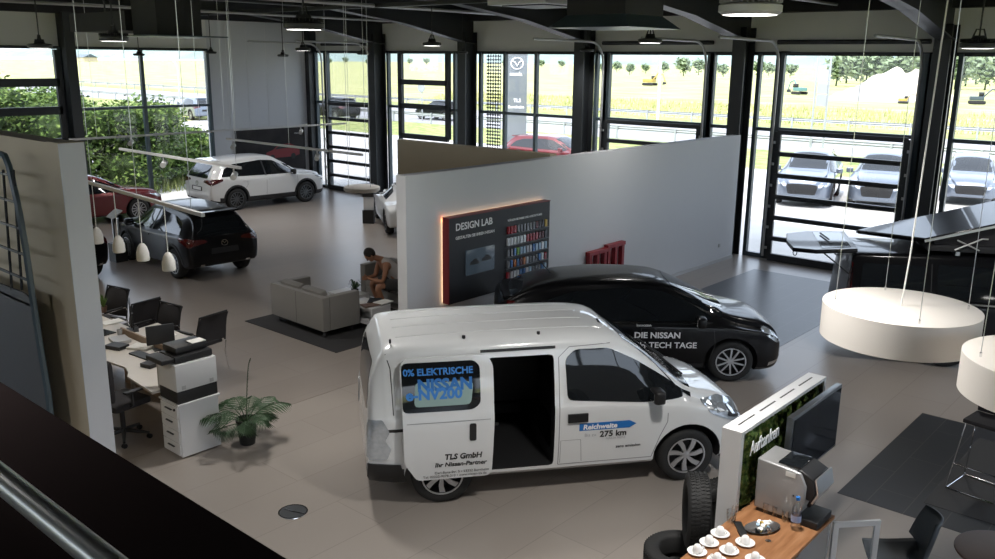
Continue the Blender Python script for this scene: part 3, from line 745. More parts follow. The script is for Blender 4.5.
def build_leaf():
    st = [(-2.12, .42, .62, .72, .60, .66, .6, .05), (-2.10, .36, .80, 1.00, .74, .78, .70, .08), (-2.05, .30, .92, 1.14, .80, .84, .70, .10), (-1.90, .26, .96, 1.22, .83, .87, .62, .10),
          (-1.62, .22, .97, 1.38, .85, .89, .60, .12), (-1.2, .18, .96, 1.485, .86, .895, .60, .13), (-.5, .17, .94, 1.545, .865, .895, .61, .13), (.1, .17, .92, 1.53, .865, .895, .60, .13), (.45, .17, .91, 1.46, .865, .893, .59, .12),
          (.85, .17, .90, 1.27, .865, .89, .60, .10), (1.25, .17, .88, 1.06, .86, .885, .64, .08), (1.5, .17, .84, .98, .86, .88, .66, .09), (1.95, .18, .76, .88, .82, .84, .60, .1), (2.2, .20, .66, .76, .70, .73, .50, .1), (2.33, .24, .52, .62, .52, .56, .4, .08), (2.37, .28, .42, .5, .4, .44, .3, .05)]
    root, body, bv = std_car('hatchback_car', 'black electric hatchback with white lettering on its door behind the white van', 'car', st, 2.70, 'paint_black', .33, .78, .39, 0)
    def gl(s):
        skin('side_window', rnd([(-1.75, 1.02), (-1.50, 1.18), (-1.0, 1.36), (-.2, 1.44), (.35, 1.38), (.75, 1.20), (1.08, 1.00), (1.0, .965), (.0, .975)], .05), s, bv, 'car_glass', root)
        skin('headlight', rnd([(1.80, .80), (2.15, .62), (2.28, .62), (2.18, .72), (1.90, .84)], .02), s, bv, 'lamp_clear', root, step=.04)
        skin('taillight', rnd([(-2.07, .95), (-1.85, .98), (-1.80, 1.20), (-1.90, 1.20)], .02), s, bv, 'lamp_red', root, step=.05)
        for p in ([(-.05, .30), (-.05, .95)], [(1.03, .34), (1.10, .62), (1.06, .95)], [(-.98, .34), (-1.05, .7), (-1.1, .95)]):
            skin('door_gap', strip(p, .009), s, bv, 'seam', root, off=.001, thick=.0006, step=.15)
        skin('window_trim', strip([(-1.75, .985), (-.8, .955), (.2, .95), (1.05, .94)], .016), s, bv, 'chrome', root, off=.003, thick=.004)
        handle(root, bv, .12, .86, s, 'paint_black', .2, .04); handle(root, bv, -.85, .88, s, 'paint_black', .2, .04)
        mirror_part(root, bv, .86, .98, s, 'paint_black', .84, 1.1)
        skin('sill_trim', strip([(-.95, .27), (.95, .27)], .06), s, bv, 'black', root)
    both(gl)
    skin('windscreen', [(.50, -.56), (1.22, -.66), (1.30, -.3), (1.32, 0), (1.30, .3), (1.22, .66), (.50, .56), (.44, 0)], 'T', bv, 'car_glass', root, off=.003)
    skin('rear_window', [(-1.98, -.56), (-1.70, -.50), (-1.66, 0), (-1.70, .50), (-1.98, .56), (-2.02, 0)], 'T', bv, 'car_glass', root, off=.003)
    b = MB(); b.prism([(-1.62, -.56), (-1.98, -.52), (-2.02, 0), (-1.98, .52), (-1.62, .56)], .035, mat=Matrix.Translation((0, 0, 1.36)) @ Matrix.Rotation(R(-4), 4, 'Y')); b.build('roof_spoiler', 'paint_black', root)
    skin('grille', rnd([(-.5, .40), (.5, .40), (.38, .68), (-.38, .68)], .05), 'F', bv, 'black', root)
    skin('bumper_trim', strip([(-.62, .34), (-.3, .30), (.3, .30), (.62, .34)], .03), 'F', bv, 'chrome', root)
    skin('bumper_trim', [(1.96, .26), (2.28, .31), (2.30, .345), (1.98, .32)], 'R', bv, 'chrome', root, off=.006)
    b = MB(); b.tube([(-1.25, 0, 1.50), (-1.5, 0, 1.80)], .008, n=6); b.build('aerial', 'black', root)
    skin_text('lettering', 'DIE NISSAN', .130, -.08, .72, 'R', bv, 'decal_white', root, bold=.004, off=.005)
    skin_text('lettering', 'HIGH-TECH TAGE', .130, -.22, .56, 'R', bv, 'decal_white', root, bold=.003, off=.005)
    skin_text('lettering', 'Innovation', .05, -.05, .90, 'R', bv, 'decal_white', root, off=.005)
    return root

def suv(name, label, paint, L=4.55, H=1.68, W=1.84, wb=2.70, wr=.36, style=0, rimm='rim_silver', clad=.36, group=None, cat='car', rearz=1.0, detail=True, emblem=False):
    f = wb/2+.93; r = -(L-f); w = W/2; k = H/1.68
    st = [(r+.00, .45, .58, .66, w*.70, w*.76, w*.7, .05), (r+.02, .38, .72*k, .90*k, w*.84, w*.89, w*.82, .08), (r+.07, .34, .95*k, 1.12*k, w*.92, w*.95, w*.84, .1), (r+.22, .30, 1.04*k, 1.36*k, w*.94, w*.97, w*.72, .1),
          (r+.45, .27, 1.06*k, 1.58*k, w*.95, w*.985, w*.66, .12), (r+.8, .25, 1.05*k, 1.64*k, w*.955, w*.99, w*.665, .13), (-.45, .24, 1.02*k, 1.68*k, w*.96, w*.995, w*.67, .13), (.05, .24, 1.01*k, 1.66*k, w*.96, w*.995, w*.665, .13),
          (.35, .24, 1.0*k, 1.58*k, w*.96, w*.995, w*.66, .12), (.75, .24, 1.0*k, 1.36*k, w*.96, w*.993, w*.68, .1), (1.1, .24, .99*k, 1.15*k, w*.96, w*.99, w*.74, .08), (1.45, .24, .96*k, 1.08*k, w*.95, w*.98, w*.74, .1),
          (f-.40, .24, .90*k, 1.01*k, w*.91, w*.93, w*.68, .1), (f-.15, .26, .82*k, .92*k, w*.80, w*.82, w*.58, .1), (f-.03, .30, .68*k, .78*k, w*.62, w*.66, w*.48, .08), (f, .36, .50, .60, w*.5, w*.54, w*.4, .05)]
    root, body, bv = std_car(name, label, cat, st, wb, paint, wr, w*.87, wr+.06, style, rimm, clad, .055 if clad else 0, group=group)
    def gl(s):
        skin('side_window', rnd([(r+.42, 1.12*k), (r+.62, 1.36*k), (r+.95, 1.48*k), (-.3, 1.55*k), (.2, 1.51*k), (.62, 1.30*k), (.98, 1.09*k), (.9, 1.06*k), (-.2, 1.075*k)], .05), s, bv, 'car_glass', root)
        if detail:
            skin('window_pillar', strip([(-.22, 1.06*k), (-.24, 1.55*k)], .05), s, bv, 'car_trim', root, off=.008)
            for p in ([(-.22, .40), (-.20, 1.05*k)], [(.95, .42), (1.02, .8*k), (.98, 1.05*k)], [(-1.0, .72), (-.92, .82), (-.95, 1.06*k)]):
                skin('door_gap', strip(p, .010), s, bv, 'seamw' if paint == 'paint_white' else 'seam', root, off=.001, thick=.0006, step=.15)
            handle(root, bv, -.02, .93*k, s, paint, .2, .04); handle(root, bv, -.98, .95*k, s, paint, .2, .04)
        skin('headlight', rnd([(f-.55, .90*k), (f-.18, .72*k), (f-.06, .72*k), (f-.12, .82*k), (f-.45, .95*k)], .03), s, bv, 'lamp_clear', root, step=.05)
        skin('taillight', rnd([(r+.03, .86*k), (r+.45, 1.0*k), (r+.45, 1.06*k), (r+.10, 1.06*k)], .02), s, bv, 'lamp_red', root, off=.006, step=.05)
        mirror_part(root, bv, .80, 1.09*k, s, 'car_trim' if paint == 'paint_white' else paint, w*.93, 1.1)
    both(gl)
    skin('windscreen', [(.33, -w*.60), (1.02, -w*.74), (1.08, -w*.4), (1.10, 0), (1.08, w*.4), (1.02, w*.74), (.33, w*.60), (.28, 0)], 'T', bv, 'car_glass', root, off=.003)
    skin('rear_window', rnd([(-w*.70, 1.08*k), (w*.70, 1.08*k), (w*.60, 1.48*k), (-w*.60, 1.48*k)], .08), 'B', bv, 'car_glass', root, off=.004)
    for s in (-1, 1): skin('taillight', rnd([(s*w*.45, .96*k), (s*w*.93, .88*k), (s*w*.93, 1.05*k), (s*w*.5, 1.02*k)], .02), 'B', bv, 'lamp_red', root, off=.006, step=.06)
    skin('grille', rnd([(-.42, .45*k), (.42, .45*k), (.50, .74*k), (.3, .78*k), (-.3, .78*k), (-.50, .74*k)], .04), 'F', bv, 'car_trim', root)
    skin('number_plate_recess', rnd([(-.34, .66*k), (.34, .66*k), (.32, .80*k), (-.32, .80*k)], .02), 'B', bv, 'car_trim', root)
    b = MB(); b.prism([(r+.30, -w*.60), (r+.62, -w*.62), (r+.62, w*.62), (r+.30, w*.60)], .035, mat=Matrix.Translation((0, 0, H-.095*k))); b.build('roof_spoiler', paint, root)
    if detail:
        skin('number_plate', rnd([(-.26, .68*k), (.26, .68*k), (.26, .78*k), (-.26, .78*k)], .01), 'B', bv, 'decal_white' if emblem == 2 else 'black', root, off=.01)
        for s in (-.55, .55):
            skin('exhaust', rnd([(s-.05, .36), (s+.05, .36), (s+.05, .40), (s-.05, .40)], .01), 'B', bv, 'chrome', root, off=.01)
    if emblem:
        ring = [(.075*math.cos(t), .9*k+.06*math.sin(t)) for t in [2*math.pi*q/20 for q in range(20)]]
        e = [Vector((p[0], p[1], 0)) for p in ring]
        skin('badge', strip([tuple(v.xy) for v in e]+[tuple(e[0].xy)], .014), 'B', bv, 'chrome', root, off=.008, step=0)
        skin('badge', strip([(-.065, .925*k), (-.03, .925*k), (0, .885*k), (.03, .925*k), (.065, .925*k)], .012), 'B', bv, 'chrome', root, off=.008, step=0)
    return root, bv

def place(root, x, y, heading):
    root.location = (x, y, 0); root.rotation_euler.z = R(heading)

def squash(root, x0, k, sg):
    for o in root.children_recursive:
        if o.type != 'MESH' or o.name.startswith(('wheel', 'rim', 'wing', 'mirror')): continue
        if o.name.startswith('wheel_arch'): continue
        for v in o.data.vertices:
            if (v.co.x-x0)*sg > 0: v.co.x = x0+(v.co.x-x0)*k
VAN = build_van(); squash(VAN, -1.80, .62, -1); place(VAN, -5.80, 7.57, 53); VAN.scale.z = .935
LEAF = build_leaf(); squash(LEAF, 1.78, .66, 1); place(LEAF, -6.99, 11.14, 41); LEAF.scale.z = .93
CX, cxb = suv('suv_car', 'white suv parked in front of the dark poster with a red car on it', 'paint_white', clad=.40, emblem=2, style=1, rimm='rim_dark', cat='car')
place(CX, -24.15, 16.0, 86.5); CX.scale = (.91, .95, .93)
C3, c3b = suv('crossover_car', 'black crossover seen from behind, nearest to the grey sofa', 'paint_black', L=4.28, H=1.54, W=1.77, wb=2.57, wr=.34, clad=.34, emblem=1, style=0)
place(C3, -18.02, 9.93, 176); C3.scale = (.92, .93, .94)
RD, rdb = suv('hatchback_car', 'dark red car by the bushes window, partly hidden by the white partition', 'paint_red', L=4.46, H=1.47, W=1.78, wb=2.70, wr=.34, clad=0, style=1)
place(RD, -24.68, 10.60, 90); RD.scale = (.93, .95, .93)
BK, bkb = suv('hatchback_car', 'black car showing only its rear end beside the left partition, above the mesh chairs', 'paint_black', L=4.06, H=1.50, W=1.70, wb=2.57, wr=.32, clad=0, style=0)
place(BK, -19.25, 6.75, 200)

def build_roadster():
    st = [(-1.86, .40, .55, .62, .58, .62, .55, .05), (-1.82, .32, .65, .82, .76, .80, .66, .1), (-1.6, .22, .76, .93, .82, .86, .6, .1), (-1.15, .18, .80, .98, .84, .87, .52, .08), (-.85, .16, .80, 1.16, .84, .86, .48, .1), (-.4, .15, .78, 1.23, .84, .855, .50, .1),
          (.05, .15, .77, 1.18, .84, .855, .50, .1), (.4, .15, .77, 1.0, .84, .86, .54, .08), (.7, .15, .77, .88, .84, .865, .6, .06), (1.2, .15, .74, .85, .84, .865, .6, .08), (1.6, .17, .66, .76, .78, .80, .52, .08), (1.95, .2, .5, .6, .6, .64, .42, .08), (2.05, .26, .42, .48, .45, .5, .35, .05)]
    root, body, bv = std_car('sports_car', 'small white sports car half hidden behind the end of the tall white wall', 'car', st, 2.31, 'paint_white', .31, .74, .36, 1, 'rim_dark')
    for s in 'RL':
        skin('side_window', rnd([(-.85, .86), (-.70, 1.05), (-.2, 1.14), (.15, 1.10), (.55, .86)], .04), s, bv, 'car_glass', root)
        skin('headlight', rnd([(1.45, .70), (1.8, .56), (1.88, .56), (1.7, .70)], .02), s, bv, 'lamp_clear', root, step=.05)
        skin('door_gap', strip([(.45, .3), (.5, .8)], .01), s, bv, 'seamw', root, off=.001, thick=.0006)
        mirror_part(root, bv, .42, .88, s, 'black', .82, 1.0)
    skin('windscreen', [(.12, -.46), (.55, -.6), (.64, 0), (.55, .6), (.12, .46)], 'T', bv, 'car_glass', root, off=.003)
    skin('soft_top', [(-1.05, -.44), (-.4, -.46), (.05, -.46), (.05, .46), (-.4, .46), (-1.05, .44)], 'T', bv, 'blackm', root, off=.004)
    return root
place(build_roadster(), -17.93, 16.77, 145.6)

# big black car with a roof tent and its tailgate open
def build_camper():
    st = [(-2.40, .45, .62, .72, .74, .80, .74, .05), (-2.37, .38, .86, 1.05, .84, .88, .80, .08), (-2.33, .34, 1.05, 1.45, .88, .92, .76, .08), (-2.26, .30, 1.06, 1.74, .89, .93, .70, .08), (-1.9, .28, 1.06, 1.77, .90, .935, .72, .1), (-.5, .26, 1.05, 1.80, .90, .935, .72, .1),
          (.2, .26, 1.04, 1.78, .90, .935, .71, .1), (.5, .26, 1.03, 1.66, .90, .935, .70, .1), (.9, .26, 1.02, 1.36, .90, .93, .72, .1), (1.2, .26, 1.0, 1.16, .90, .93, .76, .1), (1.8, .26, .96, 1.08, .88, .90, .74, .1), (2.15, .28, .84, .96, .78, .80, .6, .1), (2.28, .34, .5, .6, .56, .6, .45, .06)]
    root, body, bv = std_car('camper_car', 'black estate car with a roof tent raised on it, parked before the glass gate', 'car', st, 2.70, 'paint_black', .38, .80, .44, 0, clad=.34, archclad=.06, crown=.02, axles=(1.55, -.85))
    for s in 'RL':
        skin('rear_side_window', rnd([(-2.18, 1.16), (-1.25, 1.16), (-1.25, 1.62), (-2.15, 1.62)], .06), s, bv, 'car_glass', root)
        skin('side_window', rnd([(-1.08, 1.14), (.95, 1.10), (.60, 1.45), (.25, 1.62), (-1.08, 1.66)], .05), s, bv, 'car_glass', root)
        skin('window_trim', strip([(-2.1, 1.10), (1.0, 1.06)], .025), s, bv, 'chrome', root)
        skin('taillight', rnd([(-2.37, 1.15), (-2.30, 1.15), (-2.28, 1.62), (-2.33, 1.62)], .02), s, bv, 'lamp_red', root, step=.06)
        skin('headlight', rnd([(1.8, .88), (2.1, .72), (2.2, .74), (2.0, .9)], .02), s, bv, 'lamp_clear', root, step=.06)
        handle(root, bv, .0, .96, s, 'chrome', .2, .05); handle(root, bv, -1.0, .98, s, 'chrome', .2, .05)
        skin('side_step', strip([(-.8, .42), (.85, .42)], .05), s, bv, 'alu', root, off=.02, thick=.05)
        mirror_part(root, bv, .85, 1.12, s, 'chrome', .9, 1.3)
        for p in ([(-.12, .4), (-.12, 1.66)], [(.95, .45), (1.0, 1.06)], [(-1.16, .82), (-1.16, 1.66)]):
            skin('door_gap', strip(p, .012), s, bv, 'seam', root, off=.002, thick=.0006)
    skin('windscreen', [(.40, -.6), (1.08, -.7), (1.15, 0), (1.08, .7), (.40, .6)], 'T', bv, 'car_glass', root)
    # tailgate swung up and level with the roof
    Mt = Matrix.Translation((-2.24, 0, 1.78)) @ Matrix.Rotation(R(-4), 4, 'Y')
    b = MB(); b.prism([(0, -.74), (-.62, -.80), (-.95, -.62), (-1.0, 0), (-.95, .62), (-.62, .80), (0, .74)], .07, mat=Mt)
    tg = b.build('tailgate', 'paint_black', root, bevel=.015)
    b = MB(); b.prism([(-.08, -.62), (-.52, -.68), (-.52, .68), (-.08, .62)], .006, mat=Mt @ Matrix.Translation((0, 0, .07))); b.build('rear_window', 'car_glass', tg)
    b = MB(); b.tube([Mt @ Vector(p) for p in ((-.35, -.1, .10), (-.42, .45, .10))], .014); b.build('wiper', 'black', tg)
    b = MB(); b.tube([Mt @ Vector((-.90+.03*math.cos(t), -.45, -.05+.05*math.sin(t))) for t in [2*math.pi*k/12 for k in range(12)]], .008, closed=True); b.build('pull_loop', 'steelb', tg)
    for s in (-1, 1):
        b = MB(); b.cyl((-2.25, s*.70, 1.35), Mt @ Vector((-.5, s*.70, 0)), .012, n=8); b.build('gas_strut', 'steel', tg)
    return root
CAMP = build_camper(); place(CAMP, -2.92, 15.40, 28); CAMP.scale.z = .95
def build_tent():
    root = empty('roof_tent', label='grey wedge shaped roof tent opened on top of the black estate car', cat='roof tent')
    b = MB(); b.box((-1.25, -.66, 1.86), (1.15, .66, 1.97), bev=.03); b.build('tent_base', 'blackm', root)
    for x in (-.8, .7):
        b = MB(); b.box((x-.03, -.64, 1.80), (x+.03, .64, 1.86)); b.build('roof_bar', 'alu', root)
    a = R(17)
    Mt = Matrix.Translation((-1.28, 0, 1.99)) @ Matrix.Rotation(-a, 4, 'Y')
    b = MB(); b.prism([(0, -.70), (2.55, -.70), (2.55, .95), (-.75, .95)], .08, mat=Mt); lid = b.build('tent_lid', 'paint_black', root, bevel=.02)
    b = MB(); b.box((-.01, -.715, .02), (2.56, -.70, .06), mat=Mt); b.build('lid_edge', 'alu', lid)
    b = MB(); b.box((-.76, .955, .02), (2.56, .97, .06), mat=Mt); b.build('lid_edge', 'alu', lid)
    # canvas walls
    top = Mt @ Vector((2.4, 0, 0))
    for s in (-1, 1):
        b = MB(); b.prism([(-1.15, 1.98), (1.12, 1.98), (top.x, top.z), (-1.15, 2.02)], .01, mat=Matrix(((1, 0, 0, 0), (0, 0, 1, s*.645), (0, 1, 0, 0), (0, 0, 0, 1)))); c = b.build('tent_canvas', 'mesh_black', root)
        if s == -1:
            b = MB()
            b.tube([(-.86, -.68, 1.90), (-.50, -.68, 2.10), (-.42, -.68, 2.10)], .013, n=6)
            b.tube([(-.84, -.68, 2.06), (-.52, -.68, 1.91)], .013, n=6)
            b.build('cross_emblem', 'lampgrey', c)
    b = MB(); b.box((-.9, -.62, 1.975), (1.1, .62, 2.04)); b.build('mattress', 'wall_beige', root)
    return root
tn = build_tent(); place(tn, -2.92, 15.40, 28); tn.scale.z = .95
# ================================================================ outside
GZ = -.06
def ground(name, x0, y0, x1, y1, z, mat, label=None):
    m = MB(); m.box((x0, y0, z-.3), (x1, y1, z)); o = m.build(name, mat, smooth=0); struct(o); return o
ground('ground', -900, -200, 900, 900, GZ-.04, 'meadow')
ground('forecourt', -60, YB+.2, 40, 37, GZ, 'concrete'); ground('forecourt_side', -46, -12, XL-.3, YB+.2, GZ-.001, 'concrete')
ground('verge', -400, 37.01, 400, 45.5, GZ+.01, 'verge'); ground('road', -400, 45.51, 400, 61, GZ+.005, 'asphalt'); ground('verge_far', -400, 61.01, 400, 66, GZ+.02, 'verge')
m = MB()
for y in (53.2,):
    for k in range(-30, 20): m.box((k*9, y-.07, GZ+.006), (k*9+5, y+.07, GZ+.012))
struct(m.build('road_marking', 'decal_white', smooth=0))
def guard(y, x0, x1, lab):
    root = empty('guard_rail', (0, 0, 0), label=lab, cat='guard rail')
    m = MB(); pr_ = [(0, .55), (.06, .60), (0, .66), (.06, .72), (0, .78), (-.02, .78), (.03, .72), (-.03, .66), (.03, .60), (-.02, .55)]
    m.prism(pr_, x1-x0, mat=Matrix(((0, 0, 1, x0), (1, 0, 0, y), (0, 1, 0, GZ), (0, 0, 0, 1)))); m.build('beam', 'zinc', root, smooth=0)
    x = x0; proto = None
    while x < min(x1, x0+4*90):
        if proto is None:
            m = MB(); m.box((-.05, y-.12, GZ), (.05, y-.03, .75)); proto = m.build('post', 'zinc', root, smooth=0); proto.location.x = x
        else:
            c = proto.copy(); COL.objects.link(c); c.parent = root; c.location.x = x
        x += 4
guard(45.3, -110, 40, 'zinc guard rail on the near side of the road outside')
guard(61.6, -150, 60, 'zinc guard rail on the far side of the road outside')
# hills at the horizon
def hill(x0, x1, y, h, seed):
    m = MB(); n = 60; rows = []
    for j, (dy, fh) in enumerate(((0, 0), (60, .55), (140, .95), (240, 1), (400, .2))):
        rows.append([m.b.verts.new((x0+(x1-x0)*i/n, y+dy, -1+fh*(h*(.55+.45*noise.noise((i*.12+seed, j*.2, 0)))+2.5*noise.noise((i*.8, seed, 0))))) for i in range(n+1)])
    for A, B in zip(rows, rows[1:]):
        for i in range(n): m.b.faces.new((A[i], A[i+1], B[i+1], B[i]))
    return m
m = hill(-2600, -250, 880, 46, 3); o = m.build('hill', 'hill'); struct(o)
m = hill(-1100, 900, 860, 26, 9); o = m.build('hill', 'hill'); struct(o)
# trees far off
def leafy(name, mats, blobs, nleaf, ls, parent=None, seed=1, core=True):
    rnd_ = random.Random(seed); b = MB()
    tot = sum(q[3]**2 for q in blobs)
    for (x, y, z, r) in blobs:
        if core:
            g = bmesh.ops.create_icosphere(b.b, subdivisions=2, radius=1)
            for v in g['verts']:
                d = v.co.normalized(); v.co = Vector((x, y, z))+d*r*(.72+.22*noise.noise(d*2.3+Vector((x, y, z))))
            for f in {f for v in g['verts'] for f in v.link_faces}: f.material_index = 1
        for k in range(int(nleaf*r*r/tot)):
            d = Vector((rnd_.gauss(0, 1), rnd_.gauss(0, 1), rnd_.gauss(0, 1))).normalized()
            p = Vector((x, y, z))+d*r*rnd_.uniform(.70, 1.12); p.z = max(p.z, .03)
            u = Vector((rnd_.gauss(0, 1), rnd_.gauss(0, 1), rnd_.gauss(0, .6))).normalized(); w = u.cross(d+Vector((rnd_.gauss(0, .6), rnd_.gauss(0, .6), rnd_.gauss(0, .6)))).normalized()
            s = ls*rnd_.uniform(.6, 1.3)
            vs = [b.b.verts.new(q) for q in (p-u*s, p+w*s*.45, p+u*s, p-w*s*.45)]
            b.b.faces.new(vs)
    me = bpy.data.meshes.new(name); b.b.to_mesh(me); b.b.free()
    return link(name, me, mats, parent, smooth=0)
def tree(x, y, h, r, label, group=None, seed=0, n=500, ls=.6):
    root = empty('tree', (x, y, GZ), label=label, cat='tree', group=group)
    rn = random.Random(seed)
    bl = [(0, 0, h*.62, r)]+[(rn.uniform(-.6, .6)*r, rn.uniform(-.6, .6)*r, h*rn.uniform(.45, .85), r*rn.uniform(.45, .7)) for _ in range(5)]
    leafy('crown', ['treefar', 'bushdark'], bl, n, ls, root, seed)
    m = MB(); m.tube([(0, 0, 0), (0.1, 0, h*.3), (0, .1, h*.6)], [.25, .18, .08], n=6); m.build('trunk', 'bushdark', root)
    return root
TL = 'green tree in the row on the horizon beyond the meadow'
rn = random.Random(4)
protos = []
spots = []
for k, px in enumerate((588, 603, 617, 630, 646, 664, 684, 699, 712, 724)): spots.append((px, 255+30*(k % 3), rn.uniform(5, 9)))
for k, px in enumerate(range(758, 800, 11)): spots.append((px, 270+30*(k % 3), rn.uniform(6, 9)))
for k, px in enumerate(range(838, 995, 10)): spots.append((px, 185+28*(k % 3), rn.uniform(8.5, 12)))
for px in (330, 346, 368, 410, 427, 505, 541, 562): spots.append((px, 420+rn.uniform(-25, 40), rn.uniform(6, 8)))
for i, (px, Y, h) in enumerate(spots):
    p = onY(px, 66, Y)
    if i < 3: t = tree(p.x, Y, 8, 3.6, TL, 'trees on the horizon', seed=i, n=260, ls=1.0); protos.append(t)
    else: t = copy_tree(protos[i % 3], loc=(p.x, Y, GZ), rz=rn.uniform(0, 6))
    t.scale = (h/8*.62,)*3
# bushes by the left windows
BL = [('tall bright green bush outside the left window, behind the black mullion', -31.3, 9.2, 3.9, 2.3), ('big leafy bush outside the left glass wall, left of the middle mullion', -30.6, 12.2, 3.6, 2.1),
      ('round green bush outside the left glass wall, right of the middle mullion', -30.4, 15.0, 3.0, 1.7), ('green tree outside the leftmost window at the picture edge', -32.0, 6.2, 4.3, 2.4),
      ('low shrub outside the left glass wall beside the white suv', -30.8, 17.2, 1.9, 1.15), ('tall shrub farther out behind the two bushes of the left window', -34.2, 13.6, 3.6, 2.0)]
for i, (lab, x, y, h, r) in enumerate(BL):
    root = empty('bush', (x, y, GZ), label=lab, cat='bush')
    rn = random.Random(20+i)
    bl = [(0, 0, h*.45, r*.95)]+[(rn.uniform(-.7, .7)*r, rn.uniform(-.7, .7)*r, rn.uniform(.2, .82)*h, r*rn.uniform(.35, .6)) for _ in range(10)]
    leafy('foliage', ['bush', 'bushdark'], bl, 8500, .085, root, 20+i)
    for k in range(4):
        m = MB(); m.tube([(rn.uniform(-.2, .2), rn.uniform(-.2, .2), 0), (rn.uniform(-.4, .4)*r, rn.uniform(-.4, .4)*r, h*.4), (rn.uniform(-.5, .5)*r, rn.uniform(-.5, .5)*r, h*.75)], [.05, .035, .015], n=5); m.build('branch', 'bushdark', root)
# tall grass strip at the foot of the bushes
m = MB(); rn = random.Random(3)
for k in range(3500):
    x = rn.uniform(-32.5, -28.6); y = rn.uniform(6, 19); h = rn.uniform(.15, .5); a = rn.uniform(0, 6.3); d = Vector((math.cos(a), math.sin(a), 0))*.02
    p = Vector((x, y, GZ)); q = p+Vector((rn.uniform(-.1, .1), rn.uniform(-.1, .1), h))
    m.b.faces.new([m.b.verts.new(v) for v in (p-d, p+d, q)])
tag(m.build('wild_grass', 'verge', smooth=0), 'wild grass growing under the bushes outside the left glass wall', 'grass', kind='stuff')
m = MB(); rn = random.Random(5)
for k in range(9000):
    y = rn.uniform(66, 92); x = rn.uniform(-.75*y-20, 6); h = rn.uniform(.2, .6); a = rn.uniform(0, 6.3); d = Vector((math.cos(a), math.sin(a), 0))*.05
    p = Vector((x, y, GZ-.04)); q = p+Vector((rn.uniform(-.2, .2), rn.uniform(-.2, .2), h))
    m.b.faces.new([m.b.verts.new(v) for v in (p-d, p+d, q)])
tag(m.build('tall_grass', 'meadow', smooth=0), 'tall yellow green grass along the far edge of the road', 'grass', kind='stuff')
# heaps
def heap(name, lab, x, y, r, h, mat, sx=1.6, seed=1):
    m = MB(); g = []
    n, mm = 40, 14
    rings = []
    for j in range(mm):
        t = j/(mm-1)
        rings.append([m.b.verts.new((x+sx*r*t*math.cos(a)*(1+.15*noise.noise((math.cos(a)*2, math.sin(a)*2, seed))), y+r*t*math.sin(a), GZ-.3+h*(1-t**1.5)*(1+.25*noise.noise((math.cos(a)*1.5*t*3+seed, math.sin(a)*3*t, t*2))))) for a in [2*math.pi*k/n for k in range(n)]])
    for A, B in zip(rings, rings[1:]):
        for k in range(n): m.b.faces.new((A[k], A[(k+1) % n], B[(k+1) % n], B[k]))
    m.b.faces.new(rings[0]); m.b.faces.new(list(reversed(rings[-1])))
    tag(m.build(name, mat, smooth=80), lab, 'heap')
p = onY(898, 96, 125); heap('sand_heap', 'large pale sand heap beyond the meadow', p.x, 125, 8, 4.3, 'sandm', .95)
p = onY(826, 92, 104); heap('gravel_heap', 'grey gravel heap to the left of the pale sand heap', p.x, 118, 5, 2.3, 'gravelm', 1.2, 4)
def excavator(px, py, Y, s, lab, col, rz):
    p = onY(px, py, Y)
    root = empty('excavator', (p.x, Y, GZ), R(rz), lab, 'excavator'); root.scale = (s, s, s)
    for k in (-1, 1):
        m = MB(); m.box((-2.0, k*1.3-.3, .0), (2.0, k*1.3+.3, .85), bev=.3); m.build('track', 'blackm', root)
    m = MB(); m.box((-1.9, -1.3, 1.0), (1.5, 1.3, 2.0), bev=.1); m.build('upper_body', col, root)
    m = MB(); m.box((.3, .2, 2.0), (1.6, 1.3, 3.1), bev=.1); m.build('cab', 'car_glass', root)
    m = MB(); m.tube([(1.3, -.3, 1.8), (3.2, -.3, 4.0), (5.0, -.3, 3.4)], .22, n=6); m.build('boom', col, root)
    m = MB(); m.tube([(5.0, -.3, 3.4), (5.8, -.3, 1.3)], .17, n=6); m.build('arm', col, root)
    m = MB(); m.prism([(0, 0), (.9, .1), (1.0, .7), (.3, .9)], .9, mat=Matrix(((1, 0, 0, 5.0), (0, 0, 1, -.75), (0, 1, 0, .4), (0, 0, 0, 1)))); m.build('bucket', 'steel', root)
M['yellow_paint'] = pm('yellow_paint', (.45, .32, .08), .5); M['teal_paint'] = pm('teal_paint', (.12, .26, .26), .5)
excavator(650, 80, 150, .6, 'small excavator far out on the meadow, right of the white flagpole', 'yellow_paint', 0)
excavator(800, 86, 130, .5, 'dark green excavator on the meadow left of the gravel heap', 'teal_paint', 150)
excavator(978, 94, 118, .45, 'excavator working right of the sand heap at the picture edge', 'steelb', 20)
excavator(904, 96, 112, .28, 'tiny yellow digger in front of the sand heap', 'yellow_paint', 10)
# pylon sign
p = at(516, 152, 0)
py_ = empty('pylon_sign', (p.x, p.y, GZ), R(38), 'tall grey pylon sign with a winged letter badge outside the back window', 'sign')
m = MB(); m.box((-.50, -.2, 0), (.50, .2, 6.6), bev=.02); m.build('pylon', pm('pylon_grey', (.16, .18, .19), .4), py_)
m = MB(); m.box((-.62, -.16, 0), (-.52, .16, 6.6)); m.build('side_fin', 'alu', py_)
mm_ = Matrix(((1, 0, 0, 0), (0, 0, -1, -.21), (0, 1, 0, 0), (0, 0, 0, 1)))
b = MB(); b.tube([(.30*math.cos(t), -.215, 4.42+.27*math.sin(t)) for t in [2*math.pi*k/24 for k in range(24)]], .03, n=6, closed=True)
b.tube([(-.26, -.22, 4.55), (-.10, -.22, 4.48), (0, -.22, 4.28), (.10, -.22, 4.48), (.26, -.22, 4.55)], .03, n=6); b.build('badge', 'decal_white', py_)
text_obj('lettering', 'mazda', .24, 'decal_white', mm_ @ Matrix.Translation((-.36, 3.84, 0)), py_, bold=.01)
text_obj('lettering', 'TLS', .24, 'decal_white', mm_ @ Matrix.Translation((-.16, 2.55, 0)), py_, bold=.006)
